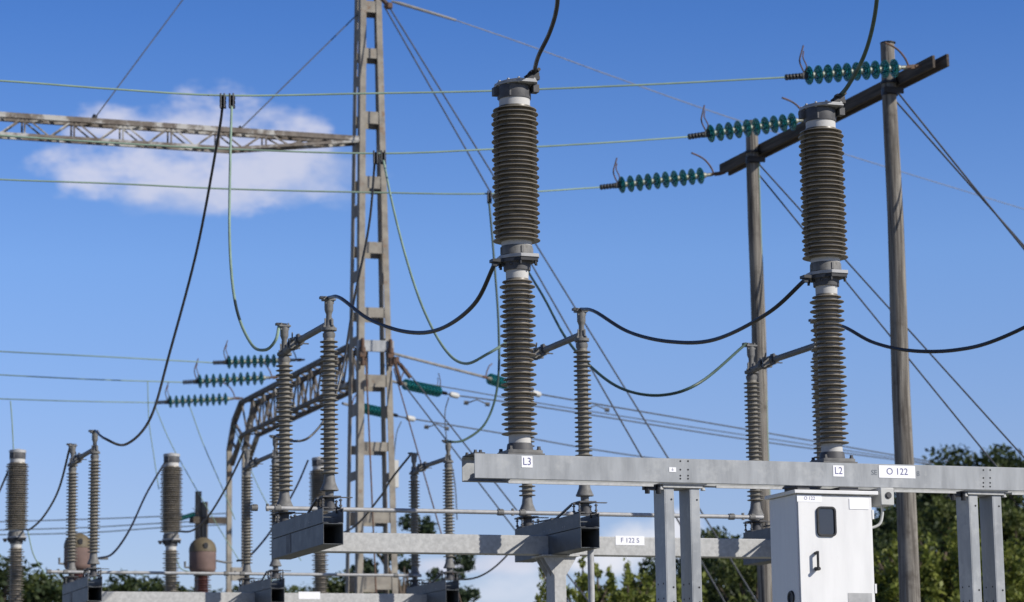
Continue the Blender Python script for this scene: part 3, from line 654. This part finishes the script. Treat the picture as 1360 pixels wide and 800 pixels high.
# jumpers between disconnectors and poles
GJ = 'black jumpers between the disconnectors and the tall poles'
def lug(f, br): return br.matrix_world if False else None
def bpoint(br, x, y, z): return Vector(br.location)+(U*x+V*y+Z*z)
wire('thick black cable sagging from the front left disconnector to the L3 pole', [ptop(FF, 0, True, ctop, -.0), (452, 396, 23.4), (490, 424, 22.6), (540, 441, 21.8), (585, 437, 21), (630, 404, 20.2), bpoint(BR3, -.17, .01, bz(352))], .0165, RUBBER, 'cable', GJ)
wire('thick black cable sagging from the middle disconnector to the pole above the cabinet', [ptop(FF, 1, True, ctop, -.0), (790, 414, 24.3), (835, 441, 23.6), (890, 454, 22.8), (950, 451, 22), (1020, 416, 21), bpoint(BR2, -.17, .01, bz(352))], .0165, RUBBER, 'cable', GJ)
wire('thick black cable sagging from behind the cabinet pole out of the right edge', [ptop(FF, 2, True, ctop, 0), (1120, 434, 24.6), (1160, 455, 24.1), (1210, 466, 23.6), (1270, 465, 23.1), (1330, 449, 22.5), (1440, 395, 21.6)], .0165, RUBBER, 'cable', GJ)
wire('black cable rising from the cap of the L3 pole to the top edge', [bpoint(BR3, .115, -.12, bz(100)), (715, 75, 19.3), (729, 46, 19.0), (738, 18, 18.7), (741, -10, 18.4), (740, -60, 17.9)], .0165, RUBBER, 'cable')
wire('green cable rising from the cap of the pole above the cabinet to the top edge', [bpoint(BR2, .115, -.12, bz(100)), (1127, 113, 20.4), (1146, 78, 20.1), (1158, 40, 19.8), (1165, -5, 19.4), (1166, -60, 18.9)], .0165, COPPERD, 'cable')
# rear jumpers
GR = 'black jumpers of the rear bay'
def rp(i, dx): return W(*dx)
wire('black rear jumper sagging left from the lower left disconnector to the far left pole', [ptop(RFr, 0, False, rct, -.03), (78, 650, 39), (58, 686, 41), (40, 703, 42.5), (33, 703, 43)], .016, RUBBER, 'cable', GR)
wire('black rear jumper sagging to the second distant pole from behind the lower left disconnector', [(130, 742, 38), (150, 735, 39), (172, 704, 40), (195, 655, 42), (221, 611, 43.9)], .016, RUBBER, 'cable', GR)
wire('black rear jumper from the second distant pole up to the disconnector right of it', [(237, 706, 43.8), (255, 705, 43), (275, 688, 41.5), (300, 648, 40), ptop(RFr, 1, False, rct, -.03)], .016, RUBBER, 'cable', GR)
wire('black rear jumper hanging from the third distant pole towards the beam end on its left', [(409, 612, 44.6), (392, 650, 43), (360, 705, 41), (330, 740, 39), (315, 745, 38.5)], .016, RUBBER, 'cable', GR)
wire('black rear jumper from the third distant pole up to the disconnector right of the tower', [(430, 716, 44.6), (470, 700, 43), (505, 660, 41.5), (520, 636, 40), ptop(RFr, 2, False, rct, -.03)], .016, RUBBER, 'cable', GR)
wire('black wire at the left edge joining the far left pole', [(-30, 690, 42), (-5, 660, 42.5), (10, 628, 43)], .016, RUBBER, 'cable', GR)
wire('black cable sagging below the front beam between the tower and the column', [(600, 770, 40), (630, 768, 40), (655, 755, 40), (680, 730, 40), (700, 700, 39.5)], .013, RUBBER, 'cable')
# ------------------------------------------------------------------ lattice tower
TY = 52.0
tl = W(493.5, 0, TY); TF = Frame(W(493.5, 780, TY)); tw = thing('lattice_tower', 'tall tapering steel tower of four legs with flat batten plates, rising past the top edge', 'tower', TF.O)
ztop = tl.z+2.2; zbot = 0
zref0 = tl.z; zref1 = W(493.5, 780, TY).z
def hw(z): t = (zref0-z)/(zref0-zref1); return .215+(.405-.215)*t
def leg(sx, sy):
    m = MB(); n = 6; fw = .118; th = .014
    pts0 = []
    for (za, zb) in ((0, ztop),):
        for (ox0, ox1, oy0, oy1) in (((0, fw, 0, th), (0, th, th, .17)) if sy < 0 else ((0, th, 0, .22), (th, .03, 0, th))):
            v = []
            for z in (za, zb):
                h = hw(z)
                for x, y in ((ox0, oy0), (ox1, oy0), (ox1, oy1), (ox0, oy1)): v.append((sx*(h-x), sy*(h-y), z))
            m.add(v, [(0, 3, 2, 1), (4, 5, 6, 7), (0, 1, 5, 4), (1, 2, 6, 5), (2, 3, 7, 6), (3, 0, 4, 7)])
    return m
for sx in (-1, 1):
    for sy in (-1, 1): obj('leg', leg(sx, sy), TOWER, tw)
def zy(py): return W(493.5, py, TY).z
fr_b = [(-60, -48), (5, 20) , (68, 81), (152, 168), (238, 254), (325, 340), (412, 425), (501, 517), (590, 602), (678, 697), (765, 785)]
for ya, yb in fr_b:
    za, zb = zy(yb), zy(ya); h = hw((za+zb)/2)
    obj('batten_plate', MB().box(-h+.02, h-.02, -h+.014, -h+.024, za, zb), TOWER, tw); obj('batten_plate', MB().box(-h+.03, h-.03, h-.024, h-.014, za, zb), TOWER, tw)
    dz = -.55
    obj('batten_plate', MB().box(-h-.008, -h+.0, -h+.02, h-.02, za+dz, zb+dz), TOWER, tw)
    obj('batten_plate', MB().box(h-.022, h-.014, -h+.02, h-.02, za+dz, zb+dz), TOWER, tw)
z0, z1 = zy(471), zy(456); h = hw(z0)
obj('collar_beam', MB().box(-h-.03, h+.03, -h-.06, -h-.005, z0, z1), GALV, tw, bevel=.004)
for sx in (-1, 1):
    m = MB(); x = sx*(h-.05)
    m.tube([(x, -h-.10, z1+.02), (x, -h-.10, z0-.25)], .035, 10).box(x-.06, x+.06, -h-.14, -h-.07, z0-.12, z0-.03).lathe([(-.05, .06), (.05, .06)], 10, (x, -h-.1, z0+.02)).lathe([(-.04, .055), (.04, .055)], 10, (x, -h-.1, z0-.24))
    obj('guy_fitting', m, RUST, tw)
obj('footing', MB().box(-.9, .9, -.9, .9, 0, .25), COLLAR, tw)
obj('insulated_box', MB().box(hw(3)-.02, hw(3)+.06, -.2, -.05, zy(648), zy(612)), PLASTIC, tw)
# ------------------------------------------------------------------ truss 1 (left of tower)
def truss(name, label, P, Q, hgt, wid, side, n, cm=TRUSS, chord=.08, lace=.035, taper=0.0):
    """box truss from P to Q (top front chord); its bottom rises to the top chord over the first part when tapered"""
    t = thing(name, label, 'truss', P, rot=0.0); d = Q-P; o = Vector((0, 0, 0)); sd = side*wid
    def low(f): return Vector((0, 0, -hgt*(1 if f >= taper else .12+.88*f/max(taper, 1e-6))))
    for off in (o, sd):
        obj('chord', MB().bar(off, d+off, chord*.9, chord), cm, t)
        m = MB()
        if taper: m.bar(off+low(0), off+d*taper+low(1), chord*.6, chord*.6); m.bar(off+d*taper+low(1), off+d+low(1), chord*.6, chord*.6)
        else: m.bar(off+low(1), off+d+low(1), chord*.8, chord*.8)
        obj('chord', m, cm, t)
    def face(fa, fb, nm, vert):
        m = MB()
        for i in range(n):
            f0, f1, f2 = i/n, (i+.5)/n, (i+1)/n
            m.bar(d*f0+fa(f0), d*f1+fb(f1), lace, lace*.8); m.bar(d*f1+fb(f1), d*f2+fa(f2), lace, lace*.8)
            if vert: m.bar(d*f0+fa(f0), d*f0+fb(f0), lace, lace)
        o_ = obj(nm, m, cm, t)
    face(lambda f: o, low, 'front_lacing', True); face(lambda f: sd, lambda f: sd+low(f), 'rear_lacing', True)
    face(lambda f: o, lambda f: sd, 'top_lacing', False); face(low, lambda f: sd+low(f), 'bottom_lacing', False)
    return t
Pt = TF.world(-.30, -.28, 0); Pt.z = W(480, 190, TY).z
Qt = Pt-U*9.3
T1 = truss('gantry_truss', 'rusty lattice truss running left from the steel tower across the cloud', Pt, Qt, .36, .30, V, 10, chord=.095, lace=.032, taper=.27)
for px, py, q in ((120, 165, 0), (315, 178, 0)):
    pass
# second truss going back from the tower, carried by a far column
P2 = TF.world(-.30, .4, 0); P2.z = W(470, 459, 52.2).z
Q2 = P2+V*((60.2-P2.y)/V.y); Q2.z = P2.z
T2 = truss('gantry_truss', 'dark lattice truss receding from the tower to the far left column, behind the front disconnector', P2, Q2, .74, .36, U, 9, chord=.095, lace=.036, cm=TRUSS_SHADE)
CF = Frame(Q2+V*1.15)
for off in (Vector((0, 0, 0)), U*.36):
    obj('haunch', MB().bar(off+(Q2-P2), off+(Q2-P2)+V*.7-Z*.35, .11, .12).bar(off+(Q2-P2)+V*.68-Z*.33, off+(Q2-P2)+V*1.15-Z*.95, .11, .12)
        .bar(off+(Q2-P2)-Z*.74, off+(Q2-P2)+V*.9-Z*1.3, .09, .09).bar(off+(Q2-P2)-Z*.74, off+(Q2-P2)+V*.7-Z*.35, .05, .05).bar(off+(Q2-P2)+V*.45-Z*1.0, off+(Q2-P2)+V*1.0-Z*.75, .05, .05), TRUSS_SHADE, T2)
gc = thing('gantry_column', 'distant two-leg steel column with cross plates holding up the far end of the receding truss', 'column', CF.O)
for x in (.0, .36): obj('leg', MB().box(x-.055, x+.055, -.055, .055, 0, Q2.z-.93), TOWER, gc)
for i in range(4): obj('batten_plate', MB().box(.05, .31, -.075, -.062, .8+i*1.7, 1.1+i*1.7), TOWER, gc)
obj('footing', MB().box(-.8, .3, -.5, .5, 0, .2), COLLAR, gc)
# strings on the receding truss, lines to the left
GS = 'teal glass strings pulling left from the receding truss'
sl2 = [((404, 478), (283, 482), 52.9, 'far teal glass string, top one of three left of the receding truss', [(-60, 463), (0, 467), (140, 474)], 'upper'),
       ((372, 501), (243, 508), 56.5, 'far teal glass string, middle one of three left of the receding truss', [(-60, 494), (0, 498), (120, 504)], 'middle'),
       ((322, 529), (206, 535), 60.5, 'far teal glass string, lowest one of three left of the receding truss', [(-60, 529), (0, 530), (100, 533)], 'lower')]
for pa, pc, Y, lab, pts, nm in sl2:
    A = W(*pa, Y); C_ = W(*pc, Y-.7); s = copy_tree(STR); s['label'] = lab; s['group'] = GS; aim(s, C_, A, SL); s.scale = (s.scale[0], s.scale[1]*1.15, s.scale[2]*1.15)
    k = (C_-A).length/SL
    wire('thin pale green line running to the left edge from the %s far glass string' % nm, [(x, y, Y-1.6) for x, y in pts]+[C_], .012, COPPER, 'wire', 'thin far lines leaving the left edge')
for pts, Y, lab in (([(196, 507), (198, 560), (205, 610), (211, 650)], 56, 'thin green dropper falling beside the second distant pole'),
                    ([(205, 537), (225, 585), (255, 640), (290, 700), (318, 745)], 58, 'thin green dropper slanting right from the lowest far string'),
                    ([(252, 540), (270, 590), (296, 650), (312, 690)], 56, 'thin green dropper slanting towards the far column'),
                    ([(14, 533), (16, 560), (18, 598)], 44, 'thin green dropper onto the far left pole'),
                    ([(37, 706), (45, 738), (62, 766)], 44, 'thin green wire curling down from the far left pole'),
                    ([(310, 565), (340, 640), (372, 700), (400, 745)], 58, 'thin green wire slanting down right from the far column top'),
                    ([(234, 742), (240, 755), (252, 760)], 50, 'short thin wire looping to the brown tank')):
    wire(lab, [(x, y, Y) for x, y in pts], .010, COPPER)
# strings and lines to the right of the tower
GT = 'glass strings and lines leaving right of the tower'
sr = [((523, 470, 52), (640, 500, 53.5), (712, 523, 55.5), [(1000, 572, 64), (1235, 613, 72)], 'behind the L3 pole'),
      ((500, 500, 55), (526, 508, 55.4), (603, 525, 57.3), [(720, 541, 60), (1000, 585, 68), (1235, 617, 76)], 'right of the tower'),
      ((455, 536, 58), (462, 538, 58.2), (545, 556, 60.3), [(680, 578, 63), (840, 605, 67), (1150, 646, 76)], 'seen through the tower')]
for A0, S0, E0, pts, nm in sr:
    A = W(*A0); S_ = W(*S0); E_ = W(*E0)
    s = copy_tree(STR); s['label'] = 'teal glass insulator string %s, sloping down right' % nm; s['group'] = GT; aim(s, E_, S_, SL); s.scale = (.92,)*3; d = (E_-S_).normalized(); s.location = S_+d*SL*.92; T_ = Vector(s.location)
    o = obj('strain_rod', MB().tube([A, S_+d*.03], .03, 8), SILVER, origin=A); tag(o, 'pale strain rod holding the glass string %s' % nm, 'rod', 'strain rods right of the tower')
    o = obj('polymer_sleeve', MB().tube([E_-d*.16, E_-d*.10, E_+d*.12, E_+d*.18], [.03, .062, .062, .03], 12), PLASTIC, origin=E_); tag(o, 'small white sleeve at the line end of the glass string %s' % nm, 'sleeve', 'white sleeves right of the tower')
    ow = wire('dark line descending to the wooded hill from the glass string %s' % nm, [T_, E_]+[p for p in pts], .017, STEELW, 'wire', 'dark lines descending right')
    wpts = [E_+(W(*pts[0])-E_)*t for t in (.25,)]
    dm = MB()
    for q in wpts: dm.tube([q+Vector((-.28, 0, -.09)), q+Vector((-.18, 0, -.1))], .045, 8).tube([q+Vector((.18, 0, -.13)), q+Vector((.28, 0, -.14))], .045, 8).tube([q+Vector((-.2, 0, -.1)), q+Vector((0, 0, -.03)), q+Vector((.2, 0, -.12))], .014, 6)
    o = obj('vibration_damper', dm, CASTL, origin=wpts[0]); tag(o, 'small stockbridge-style weight hanging on the line from the string %s' % nm, 'damper')
wire('upper dark line descending right, passing behind the cabinet pole', [(560, 509, 60), (800, 549, 66), (1240, 616, 80)], .013, STEELW, 'wire', 'dark lines descending right')
wire('thin dark loop hanging from the sleeve near the tower', [(596, 528, 57), (591, 550, 57), (594, 590, 56), (604, 640, 55), (607, 690, 54)], .012, STEELW)
wire('thin dark loop hanging through the tower legs', [(533, 560, 58), (527, 575, 58), (524, 600, 58), (522, 640, 58)], .011, STEELW)
# ------------------------------------------------------------------ guys and thin wires
def guy(label, a, b, r=.014, m=STEELW, group='guy wires of the steel tower'): return wire(label, [a, b], r, m, 'guy wire', group, 'guy_wire')
guy('thin guy rising from the rusty truss left part to the top edge', (120, 165, 50.3), (262, -26, 50.8), .013)
guy('thin guy rising from the truss to the tower top', (313, 178, 51.2), (484, 10, 52), .013)
guy('long straight guy from the tower top down right, upper of the pair', (516, 8, 51.6), (1120, 985, 47), .015)
guy('long straight guy from the tower top down right, lower of the pair', (510, 8, 51.6), (1068, 985, 45), .015)
guy('guy from the tower waist down right, steeper one', (523, 490, 51.5), (641, 900, 48), .013, RUST)
guy('guy from the tower waist down right, middle one', (528, 500, 51.6), (834, 900, 48), .014)
guy('guy from the tower waist down right, flatter one', (533, 483, 51.7), (861, 900, 48), .014)
guy('rust coloured guy running down inside the tower', (486, 476, 51.2), (500, 800, 50), .016, RUST)
for p, q, r, m in ((( 516, 8), (503, -6), .045, RUST), ((122, 163), (127, 153), .05, BLACK), ((314, 177), (321, 169), .05, BLACK), ((526, 478), (545, 502), .035, RUST), ((524, 480), (533, 512), .035, RUST)):
    o = obj('turnbuckle', MB().tube([W(*p, 51.3), W(*q, 51.3)], r, 8).lathe([(-.05, r*1.8), (.05, r*1.8)], 8, W(*p, 51.3)), m, tw)
    o.matrix_parent_inverse = tw.matrix_world.inverted() if False else Matrix.Identity(4)
    o.matrix_local = (Matrix.Translation(tw.location) @ Matrix.Rotation(TH, 4, 'Z')).inverted()
guy('dark guy from the taller wooden pole down to the right edge, upper one', (1190, 120, 36.3), (1385, 362, 34), .013, STEELW, 'guys of the wooden portal')
guy('dark guy from the taller wooden pole down to the right edge, lower one', (1191, 136, 36.3), (1400, 372, 34), .013, STEELW, 'guys of the wooden portal')
guy('dark guy from the shorter wooden pole passing behind the cabinet pole, upper one', (1006, 216, 40.2), (1400, 652, 37), .013, STEELW, 'guys of the wooden portal')
guy('dark guy from the shorter wooden pole passing behind the cabinet pole, lower one', (1007, 231, 40.2), (1352, 655, 37), .013, STEELW, 'guys of the wooden portal')
wire('thin pale earth wire from the tower top across the sky to the right edge', [(605, 27, 52.6), (700, 60, 54), (820, 104, 57), (980, 160, 61), (1180, 223, 68), (1380, 284, 76)], .011, SILVER)
o = obj('strain_rod', MB().tube([W(520, 2, 52), W(532, 5, 52), W(605, 27, 52.6)], [.02, .035, .026], 8), SILVER, origin=W(520, 2, 52)); tag(o, 'pale thick wire end fitted to the tower top at the top edge', 'rod')
for i, (y0, y1, y2) in enumerate(((693, 690, 686), (704, 701, 695), (710, 708, 701))):
    wire('thin distant horizontal wire low at the left, %s one' % ('upper', 'middle', 'lowest')[i], [(-30, y0+1, 66), (110, y1, 66), (215, y2, 66), (300, y2-4, 66)], .013, STEELW, 'wire', 'thin distant wires low at the left')
# ------------------------------------------------------------------ brown instrument tanks
def make_tank(P):
    t = thing('voltage_transformer', 'brown rounded tank on a red ribbed bushing, in front of two short wooden poles', 'transformer', P, 'brown instrument tanks')
    K = 47/3600.0
    def cap(prof, m, name, par): return obj(name, MB().lathe(prof, 32), m, par)
    H = 55*K; R = .235
    b = cap([(.07, .10), (.075, .17), (.11, R-.02), (.16, R), (.45, R)], TANK, 'tank', t)
    d = cap([(.45, R), (.455, R+.006), (.52, R+.003), (.60, R*.90), (.66, R*.66), (.70, R*.34), (.71, .03)], TANKT, 'dome', t)
    obj('sight_glass', rrect(MB(), -.035, .50, .035, .60, .03, -R-.012, -R+.06), BLACK, d)
    obj('neck', MB().lathe([(.04, .16), (.06, .16), (.06, .12), (.095, .12)], 24), CASTL, t)
    obj('bushing', MB().lathe(shed_profile(-1.0, .04, 12, .15, .13, .09), 28), REDP, t)
    obj('pedestal', MB().box(-.12, .12, -.12, .12, -P.z, -1.0), GALV, t)
    obj('terminal', MB().tube([(-.24, -.05, .18), (-.33, -.07, .18), (-.33, -.07, .28)], .02, 8).tube([(.22, -.1, .30), (.36, -.12, .27), (.5, -.12, .27)], .018, 8), CASTL, t)
    return t
tk = make_tank(W(269, 768, 47.5))
dup(tk, W(103, 763.5, 46.5), 'brown rounded tank partly hidden behind the lower left twin-post disconnector', 'brown instrument tanks')
wp2 = thing('wooden_pole_pair', 'distant pair of short wooden poles behind the brown tank at lower left', 'pole', Vector((W(268, 700, 62).x, 62, 0)))
for px, py in ((263.5, 653), (272, 667)):
    P = W(px, py, 62); q = P-wp2.location; m = MB(); rot = Matrix.Rotation(-TH, 3, 'Z'); a = rot @ Vector((q.x, q.y, 0))
    obj('pole', MB().tube([(a.x, a.y, 0), (a.x, a.y, P.z)], [.10, .075], 16), WOOD, wp2)
obj('crossarm', MB().box(-.3, .55, -.12, -.05, W(268, 690, 62).z-.1, W(268, 690, 62).z+.05), WOOD_SHADE, wp2)
s = copy_tree(STR); s['label'] = 'small distant glass string beside the short wooden poles at lower left'; s['group'] = GS; aim(s, W(236, 690, 61), W(262, 682, 61.8), SL)
del s['group']
# ------------------------------------------------------------------ trees
def leaves(m, c, r, n, sz, flat=1.0):
    for _ in range(n):
        while True:
            p = Vector((random.uniform(-1, 1), random.uniform(-1, 1), random.uniform(-1, 1)))
            if p.length < 1: break
        p = p*(.55+.45*random.random()); P = Vector(c)+Vector((p.x*r, p.y*r, p.z*r*flat))
        a = Vector((random.gauss(0, 1), random.gauss(0, 1), random.gauss(0, .8))).normalized(); b = a.orthogonal().normalized()
        b = (b*math.cos(random.random()*6.28)+a.cross(b)*math.sin(random.random()*6.28)); s_ = sz*random.uniform(.6, 1.3)
        m.add([P-a*s_, P-b*s_*.5, P+a*s_, P+b*s_*.5], [(0, 1, 2, 3)])
def crown(seed, H, R, nc, nl, sz, kind='round'):
    random.seed(seed); m = MB(); tr = MB(); cs = []
    for i in range(nc):
        if kind == 'cone':
            z = random.uniform(.12, 1)**.9; rr = R*(1.02-z)**.8; an = random.uniform(0, 6.28); q = random.uniform(.3, 1)
            c = Vector((math.cos(an)*rr*q, math.sin(an)*rr*q, H*z)); cr = R*.22*(1.15-z*.6)
        elif kind == 'shoots':
            an = random.uniform(0, 6.28); q = math.sqrt(random.random()); c0 = Vector((math.cos(an)*R*q, math.sin(an)*R*q, H*(.30+.45*(1-q*q)*random.uniform(.5, 1))))
            cr = R*.11
            for k in range(4):
                c = c0+Vector((c0.x*.10*k, c0.y*.10*k, H*.065*k)); 
                if k < 3: leaves(m, c, cr*(1.25-.22*k), nl//2, sz, 1.2)
            cs.append(c); leaves(m, c, cr*.5, nl//4, sz, 1.6); continue
        elif kind == 'pine':
            z = random.uniform(.30, 1); rr = R*(.35+.65*math.sin(PI*min(1, (z-.25)/.8)))*.9; an = random.uniform(0, 6.28); q = random.uniform(.5, 1)
            c = Vector((math.cos(an)*rr*q, math.sin(an)*rr*q, H*z)); cr = R*.19
        else:
            an = random.uniform(0, 6.28); ph = math.acos(random.uniform(-.75, 1)); q = random.uniform(.55, 1)**.5
            c = Vector((math.cos(an)*math.sin(ph)*R*q, math.sin(an)*math.sin(ph)*R*q, H*.56+math.cos(ph)*H*.40*q)); cr = R*random.uniform(.16, .30)
        cs.append(c); leaves(m, c, cr, nl, sz, .75 if kind != 'cone' else .9)
    n = 8; tr.tube([(.12*math.sin(i), .1*math.cos(i*1.7), H*.85*i/n) for i in range(n+1)], [.03*H*(1.05-i/n)+.01 for i in range(n+1)], 10)
    for c in cs[::3]:
        z0 = max(H*.15, c.z-R*.5)*.85; tr.tube([(0.05, 0, z0), (c.x*.5, c.y*.5, (z0+c.z)*.52), tuple(c)], [.012*H, .008*H, .003*H], 5)
    return m, tr
protos = {}
def proto(key, seed, H, R, nc, nl, sz, kind, lm):
    m, tr = crown(seed, H, R, nc, nl, sz, kind)
    e = thing(key, '', 'tree', (0, 0, 0), rot=0)
    obj('trunk', tr, BARK, e); obj('crown', m, lm, e); protos[key] = [e, False, H]
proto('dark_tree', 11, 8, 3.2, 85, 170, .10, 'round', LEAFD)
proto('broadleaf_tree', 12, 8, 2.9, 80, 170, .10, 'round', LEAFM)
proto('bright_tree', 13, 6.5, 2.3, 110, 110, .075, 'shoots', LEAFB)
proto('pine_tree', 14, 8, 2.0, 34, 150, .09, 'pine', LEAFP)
def tree(key, px, ytop, Y, label, group=None, s=1.0, zoff=0.0, rot=None):
    e, used, H = protos[key]
    if used: c = copy_tree(e)
    else: c = e; protos[key][1] = True
    P = W(px, ytop, Y); c.location = (P.x, Y, zoff); k = (P.z-zoff)/H
    c.scale = (k*s, k*s, k); c.rotation_euler = (0, 0, rot if rot is not None else random.uniform(0, 6.28)); c['label'] = label
    if group: c['group'] = group
random.seed(21)
GL_ = 'dark trees along the lower left edge'
for px, yt, Y, k, s, lab in ((-8, 742, 80, 'dark_tree', .9, 'dark tree at the very left edge behind the far left pole'), (62, 764, 82, 'broadleaf_tree', .9, 'mid green tree between the far left pole and the lower left disconnector'),
        (120, 778, 86, 'dark_tree', .9, 'dark tree behind the lower left disconnector'), (165, 768, 84, 'dark_tree', .8, 'dark tree left of the second distant pole'), (212, 776, 90, 'broadleaf_tree', .9, 'mid green tree behind the second distant pole'),
        (262, 783, 95, 'dark_tree', 1, 'dark low tree behind the brown tank'), (330, 785, 95, 'dark_tree', 1, 'dark low tree under the second rear disconnector'), (400, 772, 88, 'broadleaf_tree', .8, 'mid green tree left of the tower foot'),
        (455, 764, 88, 'dark_tree', .7, 'dark tree just left of the tower leg')):
    tree(k, px, yt-14, Y, lab, GL_, s*1.25)
tree('pine_tree', 538, 692, 78, 'loose dark pine right of the tower foot', None, .95)
tree('pine_tree', 596, 738, 80, 'smaller pine with bare gaps right of the tower', None, .8)
tree('dark_tree', 500, 758, 84, 'dark tree seen between the tower legs', None, .6)
GB = 'bright green trees behind the beam'
tree('bright_tree', 766, 712, 60, 'bright green tree left of the thin conduit pipe', GB, .72)
tree('bright_tree', 798, 722, 61, 'bright green tree right of the conduit pipe', GB, .85)
tree('bright_tree', 834, 728, 60, 'bright green tree between the pipe and the channel columns', GB, .9)
tree('bright_tree', 868, 712, 61, 'bright green tree behind the left channel column', GB, .9)
GD = 'dark trees left of the cabinet'
tree('dark_tree', 905, 728, 72, 'dark tree just right of the channel columns', GD, .75)
tree('dark_tree', 968, 690, 78, 'tall dark tree behind the shorter wooden pole', GD, .8)
tree('broadleaf_tree', 1000, 722, 70, 'mid green tree lower left of the cabinet', GD, .7)
tree('dark_tree', 1060, 700, 76, 'dark tree hidden mostly by the cabinet', GD, .8)
GH = 'trees on the wooded hill at right'
for px, yt, Y, k, s, z, lab in ((1310, 578, 108, 'dark_tree', .95, 4.0, 'tall dark hill tree with the highest crown near the right edge'), (1375, 590, 106, 'dark_tree', .9, 4.0, 'dark hill tree cut by the right edge'), (1258, 606, 104, 'dark_tree', .8, 3.0, 'dark hill tree left of the highest one'),
        (1215, 655, 98, 'dark_tree', .8, 1.0, 'dark hill tree behind the taller wooden pole'), (1165, 665, 92, 'dark_tree', .8, .3, 'dark hill tree right of the cabinet'), (1285, 650, 96, 'broadleaf_tree', .9, 1.0, 'mid green hill tree under the beam at right'),
        (1350, 655, 95, 'broadleaf_tree', .9, 1.0, 'mid green hill tree right of the right channel columns'), (1125, 700, 88, 'dark_tree', .8, 0, 'dark tree behind the cabinet top')):
    tree(k, px, yt, Y, lab, GH, s, z)
GF = 'sunlit trees in front of the hill'
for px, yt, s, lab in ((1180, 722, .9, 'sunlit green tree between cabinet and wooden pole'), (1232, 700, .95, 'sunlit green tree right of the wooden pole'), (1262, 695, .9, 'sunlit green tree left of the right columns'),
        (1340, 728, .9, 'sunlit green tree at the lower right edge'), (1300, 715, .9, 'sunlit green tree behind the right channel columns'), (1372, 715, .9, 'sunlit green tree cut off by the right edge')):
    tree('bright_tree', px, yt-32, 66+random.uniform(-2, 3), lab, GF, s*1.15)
